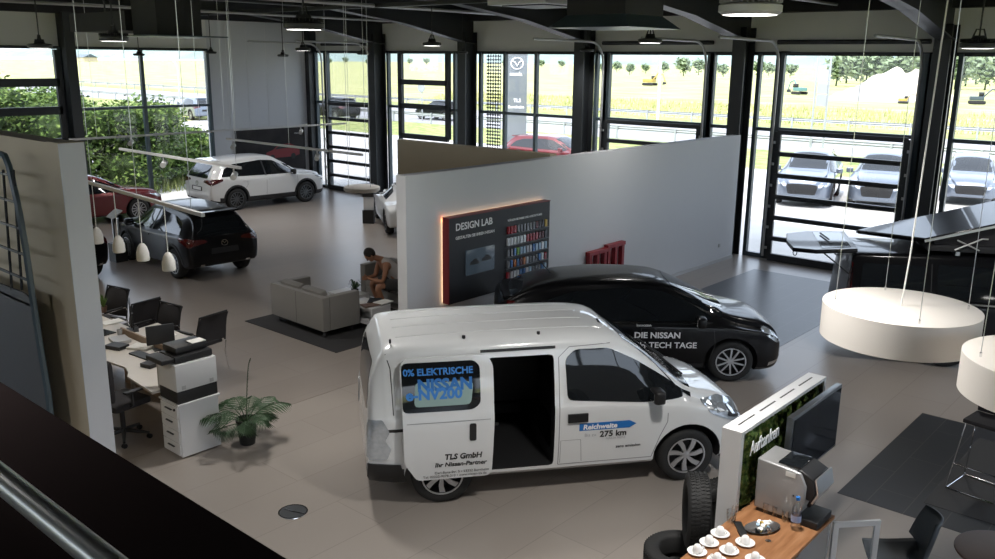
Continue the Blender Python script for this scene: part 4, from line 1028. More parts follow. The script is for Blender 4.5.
text_obj('lettering', 'Bornheim', .20, 'decal_white', mm_ @ Matrix.Translation((-.42, 2.25, 0)), py_, bold=.006)
# perforated facade screens outside the back windows
def perf():
    m = bpy.data.materials.new('perforated_sheet'); m.use_nodes = True; nt = m.node_tree; N = nt.nodes; L = nt.links; b = N['Principled BSDF']
    b.inputs['Base Color'].default_value = (.12, .13, .14, 1)
    tc = N.new('ShaderNodeTexCoord'); mp = N.new('ShaderNodeMapping'); mp.inputs['Rotation'].default_value = (0, R(45), 0); ck = N.new('ShaderNodeTexChecker'); ck.inputs['Scale'].default_value = 14
    mp.inputs['Location'].default_value = (.01, .013, .01)
    L.new(tc.outputs['Object'], mp.inputs[0]); L.new(mp.outputs[0], ck.inputs[0])
    tr = N.new('ShaderNodeBsdfTransparent'); mx = N.new('ShaderNodeMixShader'); L.new(ck.outputs['Fac'], mx.inputs[0]); L.new(b.outputs[0], mx.inputs[1]); L.new(tr.outputs[0], mx.inputs[2]); L.new(mx.outputs[0], N['Material Output'].inputs[0])
    return m
M['perf'] = perf()
for a, b_, lab in ((-19.35, -18.98, 'perforated metal screen outside, left of the wide dark column'), (-18.2, -17.62, 'perforated metal screen outside, right of the wide dark column')):
    m = MB(); m.box((a, YB+.5, 0), (b_, YB+.51, 4.9)); tag(m.build('perforated_screen', 'perf', smooth=0), lab, 'screen')
# posts
p = onY(657, 130, 58)
m = MB(); m.tube([(p.x, 58, GZ), (p.x, 58, 9)], [.09, .06], n=8); tag(m.build('flagpole', 'decal_white'), 'slim white flagpole beyond the road, seen through the middle gate', 'pole')
rt_ = empty('road_sign', label='grey road sign on two posts beyond the rightmost gate', cat='road sign')
pa_ = onY(813, 113, 42); pb_ = onY(826, 113, 42)
for q in (pa_, pb_):
    m = MB(); m.cyl((q.x, 42, GZ), (q.x, 42, 5.0), .05, n=8); m.build('post', 'zinc', rt_)
for k in range(3):
    m = MB(); m.box((pa_.x+.12, 41.93, 2.55+k*.58), (pb_.x-.02, 41.98, 3.08+k*.58)); m.build('sign_board', 'zinc', rt_)
p = onY(180, 100, 34)
lp_ = empty('street_lamp', (p.x, 34, GZ), label='street lamp with a curved arm outside, above the left bushes', cat='street lamp')
m = MB(); m.tube([(0, 0, 0), (0, 0, 3.6)]+[(-.8*(1-math.cos(R(a))), 0, 3.6+.7*math.sin(R(a))) for a in range(15, 91, 15)]+[(-1.6, 0, 4.35)], .05, n=8); m.build('mast', 'zinc', lp_)
m = MB(); m.box((-2.1, -.1, 4.3), (-1.5, .1, 4.4), bev=.03); m.build('lamp_head', 'zinc', lp_)
p = onY(537, 95, 60)
rs = empty('road_sign', (p.x, 60, GZ), label='round road sign seen through the casement window', cat='road sign')
p2 = onY(422, 96, 47); rs.location = (p2.x, 47, GZ)
m = MB(); m.cyl((0, 0, 0), (0, 0, 2.6), .04, n=8); m.build('post', 'zinc', rs)
m = MB(); m.cyl((0, -.05, 2.5), (0, -.09, 2.5), .38, n=24); m.build('sign_disc', 'zinc', rs)
# cars outside
def outcar(px, py, heading, paint, lab, kind='car', **kw):
    o, b = suv('parked_car', lab, paint, detail=False, clad=.3, **kw); p = at(px, py, 0); place(o, p.x, p.y, heading); o.location.z = GZ; return o
o1 = outcar(808, 197, -74, 'paint_silver', 'silver suv parked outside, left one seen through the rightmost gate')
o2 = outcar(880, 200, -76, 'paint_silver', 'blue grey suv parked outside, right one seen through the rightmost gate')
o3 = outcar(968, 196, -76, 'paint_silver', 'silver car parked outside beyond the window at the right picture edge', H=1.5)
o4 = outcar(556, 168, 5, 'paint_red', 'red car parked outside behind the top of the white wall', H=1.45)
o5 = outcar(334, 118, 178, 'paint_black', 'dark car driving on the road, seen through the far left gate')
o6 = outcar(441, 119, 178, 'paint_black', 'black car driving on the road, seen through the casement window', H=1.5)
o7 = outcar(196, 118, 170, 'paint_silver', 'light car in the distant car park above the left bushes')
# distant sheds
p = onY(86, 68, 300)
sh = empty('barn', (p.x, 300, GZ), label='long dark roofed barn far off, seen through the left window', cat='barn')
m = MB(); m.box((-9, -5, 0), (9, 5, 3)); m.build('wall', 'wall_beige', sh, smooth=0)
m = MB(); m.prism([(-5.6, 3), (5.6, 3), (0, 5.5)], 19, mat=Matrix(((0, 0, 1, -9.5), (1, 0, 0, 0), (0, 1, 0, 0), (0, 0, 0, 1)))); m.build('roof', 'steelb', sh, smooth=0)
# ================================================================ lounge
def make_sofa(name, lab, w=1.75, d=.82, h=.72, cushions=2):
    root = empty(name, label=lab, cat='sofa', group=None)
    b = MB(); b.box((-w/2, -d/2, .12), (w/2, -d/2+.14, h), bev=.02); b.build('back', 'fabric', root)
    for s in (-1, 1):
        b = MB(); b.box((s*w/2, -d/2+.143, .12), (s*(w/2-.14), d/2, h), bev=.02); b.build('armrest', 'fabric', root)
    b = MB(); b.box((-w/2+.142, -d/2+.142, .12), (w/2-.142, d/2-.01, .30), bev=.015); b.build('base', 'fabric', root)
    k = cushions; cw = (w-.29)/k
    for i in range(k):
        x0 = -w/2+.146+i*cw
        b = MB(); b.box((x0+.004, -d/2+.15, .302), (x0+cw-.004, d/2+.01, .44), bev=.035); b.build('seat_cushion', 'fabric', root)
        Mt = Matrix.Translation((x0+cw/2, -d/2+.22, .445)) @ Matrix.Rotation(R(14), 4, 'X')
        b = MB(); b.box((-cw/2+.03, -.07, 0), (cw/2-.03, .08, .33), bev=.05, mat=Mt); b.build('back_cushion', 'fabric', root)
    for x in (-w/2+.12, w/2-.12):
        for y in (-d/2+.1, d/2-.1):
            b = MB(); b.box((x-.02, y-.02, 0), (x+.02, y+.02, .12)); b.build('foot', 'chrome', root)
    b = MB(); b.box((-.003, -d/2-.002, .14), (.003, -d/2, h-.02)); b.build('back_seam', 'seam', root)
    return root
s1 = make_sofa('sofa', 'grey box sofa seen from behind at the near side of the dark rug', w=1.55, d=.76, h=.70)
c1 = at(323, 337.5); c0 = at(271, 318)
s1.location = (-12.03, 8.97, 0.014); s1.rotation_euler.z = R(-2)
s2 = make_sofa('sofa', 'grey sofa the seated man leans forward from, partly behind the wall end', w=1.85, d=.80)
s2.location = (-11.80, 10.98, 0.014); s2.rotation_euler.z = R(180)
m = MB(); m.box((-13.15, 8.28, .003), (-10.6, 10.6, .014), bev=.003); tag(m.build('rug', 'rug', smooth=0), 'large charcoal rug under the grey sofa and the coffee tables', 'rug')
def ctable(x, y, rz, w, d, h, lab, shelf=False):
    root = empty('coffee_table', (x, y, .014), R(rz), lab, 'coffee table')
    b = MB(); b.box((-w/2, -d/2, h-.045), (w/2, d/2, h), bev=.004); b.build('table_top', 'white_lac', root)
    b = MB(); b.box((-w/2, -d/2, .10), (w/2, d/2, .14)); b.box((-w/2, -d/2, .14), (-w/2+.03, d/2, h-.046)); b.box((w/2-.03, -d/2, .14), (w/2, d/2, h-.046)); b.box((-w/2+.03, -.015, .14), (w/2-.03, .015, h-.046)); b.build('shelf_box', 'white_lac', root, smooth=0)
    for sx in (-1, 1):
        for sy in (-1, 1):
            b = MB(); b.box((sx*(w/2-.06)-.02, sy*(d/2-.06)-.02, 0), (sx*(w/2-.06)+.02, sy*(d/2-.06)+.02, .10)); b.build('leg', 'steel', root)
    return root
q = at(374, 300, .42); ctable(-11.36, 9.60, 2, .66, .44, .40, 'white box coffee table with magazines in front of the seated man')
ctable(-12.20, 9.86, 2, .62, .44, .39, 'low white coffee table with a small plant, half hidden by the grey sofa')
for i, (dx, dy, rz, mat, lab) in enumerate([(-.14, -.12, 20, 'paper', 'white open magazine on the coffee table'), (.16, -.08, -15, 'brown_top', 'brown magazine at the right end of the coffee table'), (.02, .14, 40, 'board_black', 'dark magazine lying between the others on the coffee table'), (.22, .16, 5, 'paper', 'pale leaflet at the back corner of the coffee table')]):
    m = MB(); m.box((-.11, -.15, 0), (.11, .15, .008)); tag(m.build('magazine', mat, loc=(-11.36+dx, 9.60+dy, .415+.009*i), rz=R(rz), smooth=0), lab, 'magazine')
root = empty('potted_plant', (-12.02, 9.86, .405), label='small dark potted plant on the low coffee table behind the sofa', cat='plant')
m = MB(); m.lathe([(.05, 0), (.07, .09), (.06, .09), (.055, .07)], 14); m.build('pot', 'pot', root)
rn = random.Random(8)
m = MB()
for k in range(26):
    a = rn.uniform(0, 6.3); r = rn.uniform(.08, .19); h = rn.uniform(.08, .2); s = Vector((-math.sin(a), math.cos(a), 0))*.012
    p0 = Vector((0, 0, .07)); p1 = Vector((math.cos(a)*r*.6, math.sin(a)*r*.6, .07+h)); p2 = Vector((math.cos(a)*r, math.sin(a)*r, .07+h*.7))
    for A, B, w in ((p0, p1, 1), (p1, p2, .5)): m.b.faces.new([m.b.verts.new(v) for v in (A-s, A+s, B+s*w, B-s*w)])
m.build('leaves', 'leaf', root, smooth=0)

# ---- the man, sitting bent forward over his hands
def skinned(name, chains, mat, parent, sub=2, rootv=0):
    """chains: list of lists of (xyz, radius); shared points join"""
    vs, rs, es = [], [], []
    def vid(p, r):
        for i, q in enumerate(vs):
            if (Vector(q)-Vector(p)).length < 1e-4: return i
        vs.append(p); rs.append(r); return len(vs)-1
    for c in chains:
        ids = [vid(*q) for q in c]
        es += list(zip(ids, ids[1:]))
    me = bpy.data.meshes.new(name); me.from_pydata(vs, es, [])
    o = bpy.data.objects.new(name, me); COL.objects.link(o)
    md = o.modifiers.new('s', 'SKIN'); md.use_smooth_shade = True
    for i, d in enumerate(me.skin_vertices[0].data):
        r = rs[i]; d.radius = r if isinstance(r, tuple) else (r, r); d.use_root = (i == rootv)
    s = o.modifiers.new('ss', 'SUBSURF'); s.levels = s.render_levels = sub
    dg = bpy.context.evaluated_depsgraph_get(); dg.update()
    nm = bpy.data.meshes.new_from_object(o.evaluated_get(dg)); bpy.data.objects.remove(o)
    return link(name, nm, mat, parent, smooth=80)
man = empty('person', (-11.22, 10.62, 0), R(200), 'man in a pale tank top and shorts sitting bent forward with his hands together', 'person')
# local frame: +x forwards, seat height .45
P = dict(pelvis=(0, 0, .54), waist=(.10, 0, .70), chest=(.26, 0, .88), neckb=(.38, 0, 1.00), neck=(.45, 0, 1.03), headb=(.50, 0, 1.05))
ch = [[(P['pelvis'], (.15, .12)), (P['waist'], (.14, .11)), (P['chest'], (.155, .12)), (P['neckb'], .075), (P['neck'], .058), (P['headb'], .06)]]
for s in (-1, 1):
    ch.append([(P['pelvis'], (.15, .12)), ((.10, s*.12, .53), .10), ((.46, s*.19, .56), .072), ((.50, s*.19, .50), .066), ((.42, s*.18, .28), .055), ((.37, s*.17, .10), .036), ((.38, s*.17, .05), .036), ((.52, s*.18, .035), .03)])
    ch.append([(P['chest'], (.155, .12)), ((.33, s*.19, .93), .07), ((.36, s*.24, .84), .052), ((.40, s*.25, .68), .043), ((.43, s*.235, .645), .038), ((.56, s*.12, .66), .033), ((.62, s*.055, .68), .024), ((.66, s*.035, .69), .027)])
body = skinned('body', ch, 'skin', man)
hd = MB(); hm = Matrix.Translation((.56, 0, 1.09)) @ Matrix.Rotation(R(48), 4, 'Y')
hd.sph((0, 0, .02), .10, 20, sc=(.98, .80, 1.16), mat=hm); hd.sph((.035, 0, -.055), .062, 14, sc=(.9, .85, .8), mat=hm); hd.sph((.10, 0, -.01), .018, 8, sc=(.9, .7, 1.3), mat=hm)
for s in (-1, 1): hd.sph((0, s*.082, 0), .028, 8, sc=(.6, .35, 1.1), mat=hm)
head = hd.build('head', 'skin', man, smooth=80)
hh = MB(); hh.sph((-.016, 0, .042), .107, 20, sc=(.95, .84, 1.06), mat=hm); hh.build('hair', 'hair', man, smooth=80)
for s in (-1, 1):
    e = MB(); e.sph((.092, s*.035, .022), .011, 8, mat=hm); e.build('eye', 'hair', head, smooth=80)
mo = MB(); mo.sph((.092, 0, -.06), .012, 8, sc=(.5, 1.6, .4), mat=hm); mo.build('mouth', 'red', head)
for s in (-1, 1):
    fch = []
    for k in range(4):
        y0 = s*(.03); z0 = .71-.018*k
        fch = [[((.64, y0, z0), .0095), ((.70, y0*.7, z0), .009), ((.725, -y0*.2, z0-.004), .008), ((.71, -y0*.9, z0-.006), .007-.0005*abs(k-1))]]
        skinned('finger', fch, 'skin', man, sub=1)
    skinned('thumb', [[((.64, s*.03, .70), .011), ((.665, s*.022, .735), .010), ((.69, s*.008, .742), .008)]], 'skin', man, sub=1)
tank = skinned('tank_top', [[((.0, 0, .56), (.185, .16)), ((.10, 0, .70), (.18, .155)), ((.22, 0, .84), (.195, .16)), ((.31, 0, .94), (.15, .135))]]+[[((.31, 0, .94), (.15, .135)), ((.36, s*.09, 1.01), .055)] for s in (-1, 1)], 'shirt', man)
sh_ = skinned('shorts', [[((-.01, 0, .53), (.19, .16)), ((.12, s*.12, .535), .13), ((.42, s*.18, .56), .105)] for s in (-1, 1)], 'shorts', man)
for s in (-1, 1):
    b = MB(); b.box((.31, s*.17-.045, .0), (.58, s*.17+.045, .075), bev=.03); b.build('shoe', 'board_black', man)
man.location = (-11.62, 10.62, .014); man.rotation_euler.z = R(245)

# ================================================================ office corner
DZ = .74
def desk(name, pts, z, lab, th=.025, legs=()):
    root = empty(name, (0, 0, 0), label=lab, cat='desk')
    b = MB(); b.prism([(p[0], p[1]) for p in pts], th, mat=Matrix.Translation((0, 0, z-th))); b.build('desk_top', 'desk', root, smooth=0)
    for x, y in legs:
        b = MB(); b.cyl((x, y, 0), (x, y, z-th), .03, n=10); b.build('leg', 'lampgrey', root)
    return root
# long desk beside the partition, running away along x
desk('office_desk', [(-13.5, 4.70), (-10.95, 4.72), (-10.75, 4.76), (-10.4, 4.80), (-10.2, 4.74), (-10.06, 4.66), (-9.34, 4.60), (-9.34, 5.40), (-11.88, 5.42), (-11.88, 5.65), (-13.5, 5.65)], .735, 'long pale office desk behind the left partition, with printer cabinet at its end', legs=[(-13.4, 4.85), (-11.4, 4.85), (-11.4, 5.35), (-13.4, 5.4), (-9.5, 5.25)])
desk('visitor_desk', [(-11.78, 5.56), (-10.65, 5.50), (-10.85, 5.98), (-11.88, 6.03)], .74, 'white desk top between the printer and the rightmost mesh chair', legs=[(-11.7, 5.9), (-10.85, 5.6)])
m = MB(); m.box((-11.80, 5.43, .0), (-10.5, 5.46, .82), bev=.004); tag(m.build('desk_divider', 'wood_pale', smooth=0), 'pale wooden divider panel between the two desks, behind the papers', 'divider')
# printer cabinet
cb = empty('drawer_cabinet', label='white drawer cabinet under the printer', cat='cabinet')
m = MB(); m.box((-9.30, 4.68, .02), (-8.90, 5.18, .655), bev=.003); m.build('body', 'white_lac', cb, smooth=0)
m = MB(); m.box((-9.32, 4.66, .655), (-8.88, 5.20, .675), bev=.003); m.build('cabinet_top', 'white_lac', cb, smooth=0)
for k in range(4):
    m = MB(); m.box((-9.285, 4.662, .04+k*.153), (-8.915, 4.68, .185+k*.153), bev=.003); dr = m.build('drawer', 'white_lac', cb, smooth=0)
    m = MB(); m.box((-9.17, 4.645, .125+k*.153), (-9.03, 4.662, .135+k*.153)); m.build('handle', 'steel', dr, smooth=0)
m = MB(); m.cyl((-8.97, 4.662, .60), (-8.97, 4.65, .60), .015, n=12); m.build('lock', 'black', cb)
pr_ = empty('office_printer', (-9.10, 4.93, .676), label='white and black office printer standing on the drawer cabinet', cat='printer')
m = MB(); m.box((-.20, -.26, 0), (.20, .26, .13), bev=.01); m.build('paper_tray', 'black', pr_)
m = MB(); m.box((-.205, -.265, .132), (.205, .265, .42), bev=.015); bd = m.build('body', 'white_lac', pr_)
m = MB(); m.box((.206, -.20, .15), (.209, -.15, .19)); m.build('vent_label', 'lampgrey', bd, smooth=0)
m = MB(); m.box((.206, .16, .15), (.209, .21, .19)); m.build('vent_label', 'lampgrey', bd, smooth=0)
m = MB(); m.box((-.19, -.24, .422), (.18, .24, .50), bev=.02); m.build('scanner_base', 'black', pr_)
m = MB(); m.box((-.18, -.20, .502), (.13, .22, .58), bev=.03); m.build('scanner_lid', 'black', pr_)
m = MB(); m.prism([(-.20, -.40), (.16, -.40), (.16, -.24), (-.20, -.24)], .05, mat=Matrix.Translation((0, 0, .44))); m.build('control_panel', 'black', pr_, bevel=.01)
m = MB(); m.box((-.02, .02, .582), (.12, .20, .588)); m.build('paper_sheet', 'paper', pr_, smooth=0)
m = MB(); m.lathe([(.055, 0), (.055, .42), (.05, .42), (.05, .02)], 20); tag(m.build('paper_bin', 'lampgrey', loc=(-9.42, 4.78, .737)), 'grey cylinder bin standing on the desk left of the printer', 'bin')
m = MB(); m.box((-.045, -.03, 0), (.045, .03, .025), bev=.012); p = at(166, 372, .75); tag(m.build('computer_mouse', 'black', loc=(p.x, p.y, .736)), 'black computer mouse near the printer', 'mouse')
def flat(name, px, py, w, d, h, mat, lab, rz=0, cat=None, z=.736):
    p = at(px, py, z); m = MB(); m.box((-w/2, -d/2, 0), (w/2, d/2, h), bev=min(.004, h*.3)); o = m.build(name, mat, loc=(p.x, p.y, z), rz=R(rz), smooth=0); return tag(o, lab, cat or name.replace('_', ' '))
flat('keyboard', 143, 356, .42, .15, .02, 'black', 'black keyboard in the middle of the long desk', 5)
flat('desk_phone', 151, 366, .18, .18, .05, 'black', 'black desk phone between keyboard and mouse', 12, 'phone')
flat('document_stack', 141, 348, .30, .22, .03, 'paper', 'stack of white papers behind the keyboard', 25, 'papers')
flat('binder', 120, 341, .30, .22, .04, 'lampgrey', 'grey folder at the left part of the long desk', -10, 'folder')
flat('tablet', 104, 333, .28, .20, .012, 'screen', 'black tablet on the desk right beside the white partition', 10)
flat('desk_clutter_tray', 117, 348, .26, .18, .05, 'black', 'black letter tray at the left part of the long desk', 20, 'tray')
flat('brochure', 157, 329, .30, .21, .01, 'paper', 'white brochure on the desk before the middle mesh chair', 10, z=.742)
flat('brochure', 167, 335, .26, .20, .012, 'paper', 'second white brochure on the desk to the right of the first', -8, z=.742)
flat('notepad', 112, 322, .21, .30, .008, 'paper', 'white notepad on the desk beside the leftmost mesh chair', 0, z=.742)
p = at(120, 336, .74)
g = MB(); g.lathe([(.03, 0), (.038, .10), (.035, .10), (.028, .008)], 16); tag(g.build('pen_cup', 'lampgrey', loc=(p.x, p.y, .737)), 'pale pen cup on the long desk left of the monitor', 'cup')
p = at(132, 330, .74)
mon = empty('monitor', (p.x, p.y, .737), R(-25), 'black monitor seen from its edge on the long desk', 'monitor')
m = MB(); m.box((-.25, -.012, .10), (.25, .012, .42), bev=.005); m.build('screen', 'black', mon); m = MB(); m.box((-.03, .013, .01), (.03, .03, .25)); m.build('stand', 'black', mon); m = MB(); m.box((-.12, -.07, 0), (.12, .09, .012)); m.build('base', 'black', mon)
p = at(158, 350, .74)
mon = empty('monitor', (p.x, p.y+.05, .737), R(75), 'small black monitor left beside the printer', 'monitor')
m = MB(); m.box((-.18, -.012, .08), (.18, .012, .34), bev=.005); m.build('screen', 'black', mon); m = MB(); m.box((-.03, .013, .01), (.03, .03, .2)); m.build('stand', 'black', mon); m = MB(); m.box((-.1, -.06, 0), (.1, .08, .012)); m.build('base', 'black', mon)
p = at(104, 312, .74)
pp = empty('potted_plant', (p.x, p.y, .737), label='small green potted plant on the desk next to the partition edge', cat='plant')
m = MB(); m.lathe([(.04, 0), (.055, .09), (.05, .09), (.045, .07)], 14); m.build('pot', 'brown_top', pp)
rn = random.Random(18); m = MB()
for k in range(40):
    a = rn.uniform(0, 6.3); r = rn.uniform(.02, .09); h = rn.uniform(.08, .26); s = Vector((-math.sin(a), math.cos(a), 0))*.014
    p0 = Vector((0, 0, .07)); p1 = Vector((math.cos(a)*r, math.sin(a)*r, .07+h))
    m.b.faces.new([m.b.verts.new(v) for v in (p0-s*.3, p0+s*.3, (p0+p1)/2+s, p1, (p0+p1)/2-s)])
m.build('leaves', 'bush', pp, smooth=0)
pr_.scale = (1, .98, 1.12)
# chairs
def mesh_chair(lab, group='mesh visitor chairs'):
    root = empty('mesh_chair', label=lab, cat='chair')
    # faces -y: seat and curved mesh back at +y
    m = MB(); n = 10
    for s0, s1, t in ((0, 1, .012),):
        rows = []
        for j in range(9):
            z = .50+.42*j/8; rows.append([(-.25+.5*i/n, .20+.05*(j/8)**2*2-.05*math.cos(math.pi*(i/n-.5))+.05, z) for i in range(n+1)])
        for off in (0, .014):
            V = [[m.b.verts.new((x, y+off, z)) for x, y, z in r] for r in rows]
            for A, B in zip(V, V[1:]):
                for i in range(n): m.b.faces.new((A[i], A[i+1], B[i+1], B[i]))
    m.build('backrest', 'mesh_black', root)
    m = MB(); m.tube([(-.26, .24, .47), (-.26, .27, .70), (-.25, .33, .93), (.25, .33, .93), (.26, .27, .70), (.26, .24, .47)], .014); m.build('back_frame', 'black', root)
    m = MB(); m.box((-.24, -.24, .43), (.24, .22, .49), bev=.025); m.build('seat', 'mesh_black', root)
    for s in (-1, 1):
        m = MB(); m.tube([(s*.27, -.22, .012), (s*.27, -.20, .42), (s*.27, -.18, .64), (s*.27, .22, .66), (s*.27, .26, .60)], .011); m.build('front_leg', 'chrome', root)
        m = MB(); m.tube([(s*.27, .25, .46), (s*.25, .24, .30), (s*.26, .30, .012)], .011); m.build('rear_leg', 'chrome', root)
        m = MB(); m.box((s*.27-.025, -.16, .655), (s*.27+.025, .18, .68), bev=.008); m.build('armrest', 'black', root)
    return root
CH = [((112, 303), -13.50, 5.95, 12, 'black mesh chair nearest the left partition, seen from behind'), ((134, 300), -12.80, 6.12, -80, 'black mesh chair turned sideways between the two others'),
      ((160, 313), -12.02, 6.02, 8, 'black mesh chair with see-through back standing right of the others'), ((199, 318), -11.42, 6.42, -80, 'black chair of which only the narrow back shows behind the printer')]
ch0 = None
for i, (_, x, y, rz, lab) in enumerate(CH):
    if ch0 is None: c = ch0 = mesh_chair(lab)
    else: c = copy_tree(ch0, label=lab)
    c.location = (x, y, 0); c.rotation_euler.z = R(rz); c['group'] = 'mesh visitor chairs'
# office swivel chair
oc = empty('office_chair', (-9.95, 4.50, 0), R(190), 'black swivel office chair pushed under the long desk by the partition', 'chair')
m = MB(); m.box((-.25, -.25, .45), (.25, .25, .54), bev=.04); m.build('seat', 'mesh_black', oc)
m = MB(); m.box((-.24, .22, .58), (.24, .29, 1.10), bev=.06, mat=None); m.build('backrest', 'mesh_black', oc)
m = MB(); m.tube([(0, .2, .47), (0, .32, .52), (0, .31, .75)], .025); m.build('back_bracket', 'black', oc)
m = MB(); m.cyl((0, 0, .10), (0, 0, .45), .03); m.build('gas_column', 'black', oc)
for s in (-1, 1):
    m = MB(); m.tube([(s*.26, .05, .50), (s*.30, .05, .52), (s*.30, .05, .68)], .015); m.box((s*.30-.035, -.12, .68), (s*.30+.035, .15, .705), bev=.01); m.build('armrest', 'black', oc)
for k in range(5):
    a = 2*math.pi*k/5
    m = MB(); m.tube([(0, 0, .12), (.30*math.cos(a), .30*math.sin(a), .075)], [.03, .016]); lg = m.build('base_arm', 'black', oc)
    m = MB(); m.cyl((.30*math.cos(a)-.02, .30*math.sin(a), .03), (.30*math.cos(a)+.02, .30*math.sin(a), .03), .03, n=12); m.build('castor', 'black', lg)
# palm
pl_ = empty('potted_palm', (-8.74, 5.44, 0), label='bushy green palm in a dark pot beside the white drawer cabinet', cat='plant')
m = MB(); m.lathe([(.09, 0), (.125, .30), (.13, .32), (.12, .32), (.115, .27), (0, .27)], 24); m.build('pot', 'pot', pl_)
m = MB(); m.cyl((0, 0, .26), (0, 0, .285), .112, n=20); m.build('soil', 'soil', pl_)
rn = random.Random(12)
fr = [(a+rn.uniform(-.25, .25), rn.uniform(.34, .55), rn.uniform(.10, .42)) for a in [2*math.pi*k/11 for k in range(11)]]+[(.9, .08, .78), (-.6, .66, .22), (-.2, .62, .30), (2.4, .5, .25), (-1.6, .45, .05)]
for a, rch, hh_ in fr:
    m = MB(); pts = []
    for i in range(12):
        t = i/11
        pts.append(Vector((math.cos(a)*rch*t**.9, math.sin(a)*rch*t**.9, .27+hh_*(1.9*t-(1.35 if rch > .2 else .9)*t*t))))
    m.tube(pts, [.007*(1-.8*i/11) for i in range(12)], n=5)
    for i in range(3, 12):
        t = i/11; d = (pts[min(i+1, 11)]-pts[i-1]).normalized(); sd = d.cross(Vector((0, 0, 1))).normalized()
        for s in (-1, 1):
            for u in (0, .5):
                L_ = .26*math.sin(math.pi*min(1, .25+t*.75))*(.45 if rch < .2 else 1)+.05
                p0 = pts[i]-(pts[i]-pts[i-1])*u; tip = p0+(d*.65+sd*s*.60+Vector((0, 0, -.45)))*L_; tip.z = max(tip.z, .01); mid = (p0+tip)/2+Vector((0, 0, .02)); w = d*.009
                m.b.faces.new([m.b.verts.new(v) for v in (p0-w*.4, mid-w, tip, mid+w, p0+w*.4)])
    m.build('frond', 'leaf', pl_, smooth=0)
# floor socket cover
p = at(293, 512)
fs = empty('floor_socket', (p.x, p.y, 0), label='round dark floor cover with a bright rim on the tiles left of the van', cat='floor socket')
m = MB(); m.lathe([(0, .004), (.135, .004), (.135, 0)], 36, cap=False); m.build('cover', 'rim_dark', fs)
m = MB(); m.lathe([(.135, 0), (.135, .007), (.15, .007), (.152, 0)], 36, cap=False); m.build('rim', 'chrome', fs)
m = MB(); m.tube([(-.12, -.03, .006), (0, 0, .007), (.12, .05, .006)], .005, n=5); m.build('cable_flap', 'chrome', fs)

# ================================================================ design wall panel, red boxes, poster
def W(px, py): p = onX(px, py, -9.14); return p.y, p.z
ya, yb = W(449, 216)[0], W(550, 200)[0]
DL = empty('display_panel', label='large dark display panel with sample tiles and red left edge on the white wall', cat='display')
zt, zb_ = 2.20, .86
m = MB(); m.box((-9.24, ya, zb_), (-9.14, yb, zt)); m.build('panel', 'board_black', DL, smooth=0)
m = MB(); m.box((-9.27, ya-.012, zb_), (-9.135, ya-.001, zt)); m.box((-9.27, ya-.012, zt), (-9.135, yb+.01, zt+.015)); m.build('red_edge', 'red', DL, smooth=0)
m = MB(); m.box((-9.298, ya+.02, zb_), (-9.262, ya+.05, zt-.02)); m.box((-9.298, ya+.02, zt-.05), (-9.262, yb-.03, zt-.02)); m.build('light_strip', 'ledwarm', DL, smooth=0)
XP = -9.138
fm = lambda y, z: frame_mat((XP, y, z), (0, 1, 0), (0, 0, 1))
text_obj('lettering', 'DESIGN LAB', .155, 'decal_white', fm(ya+.14, 2.00), DL, bold=.003)
text_obj('lettering', 'GESTALTEN SIE IHREN NISSAN', .066, 'decal_white', fm(ya+.14, 1.86), DL, bold=.001)
text_obj('lettering', 'WÄHLEN SIE FARBE UND AUSSTATTUNG', .048, 'decal_white', fm(ya+1.36, 1.985), DL, bold=.001)
m = MB(); m.box((XP, ya+.36, 1.26), (XP+.025, ya+1.02, 1.66), bev=.004); sc2 = m.build('screen', pm('screen_lit', (.02, .03, .04), .15, emit=(.22, .30, .38), es=.05, scale=3, var=.4), DL)
for k in range(2):
    o = Vector((XP+.028, ya+.42+.28*k, 1.42+.02*k)); m = MB(); m.prism([(0, 0), (.02, .045), (.07, .055), (.10, .09), (.16, .09), (.20, .05), (.23, .03), (.23, 0)], .002, mat=frame_mat(o, (0, 1, 0), (0, 0, 1))); m.build('car_picture', 'decal_black', sc2, smooth=0)
cols = {'k': (.05, .05, .055), 'g': (.16, .17, .18), 's': (.5, .53, .56), 'w': (.75, .78, .8), 'r': (.30, .02, .03), 'd': (.10, .02, .025), 'b': (.06, .18, .42), 'l': (.35, .50, .62), 'o': (.55, .18, .05), 'n': (.18, .38, .05), 'y': (.6, .42, .12)}
for c in cols: M['smp_'+c] = pm('sample_'+c, cols[c], .25, coat=.6, var=.03)
rowsC = ['rrrggggggdkky', 'wwwswwrrrrddk', 'ggbnllssbllwl', 'gbobdosgggbwr', 'rwwwbbwlgggbl']
sy0 = ya+1.34; sw_ = (yb-.07-sy0)/13
SPR = {}
for j, rw in enumerate(rowsC):
    for i, c in enumerate(rw):
        y = sy0+i*sw_; z = 1.78-.19*j
        if c not in SPR:
            m = MB(); m.prism([(0, 0), (sw_*.64, 0), (sw_*.64, .11), (sw_*.5, .125), (sw_*.14, .125), (0, .11)], .03, mat=frame_mat((0, 0, 0), (0, 1, 0), (0, 0, 1))); o = m.build('colour_sample', 'smp_'+c, DL, smooth=60); SPR[c] = o
        else: o = SPR[c].copy(); COL.objects.link(o); o.parent = DL
        o.location = (XP, y, z)
    m = MB(); m.box((XP, sy0-.03, 1.765-.19*j), (XP+.035, yb-.05, 1.772-.19*j)); m.build('sample_shelf', 'rim_dark', DL, smooth=0)
sl = None
for i in range(13):
    if sl is None: m = MB(); m.box((0, 0, 0), (.02, sw_*.45, .17), bev=.004); sl = m.build('trim_sample', 'red', DL); o = sl
    else: o = sl.copy(); COL.objects.link(o); o.parent = DL
    o.location = (XP, sy0+i*sw_+.02, .875)
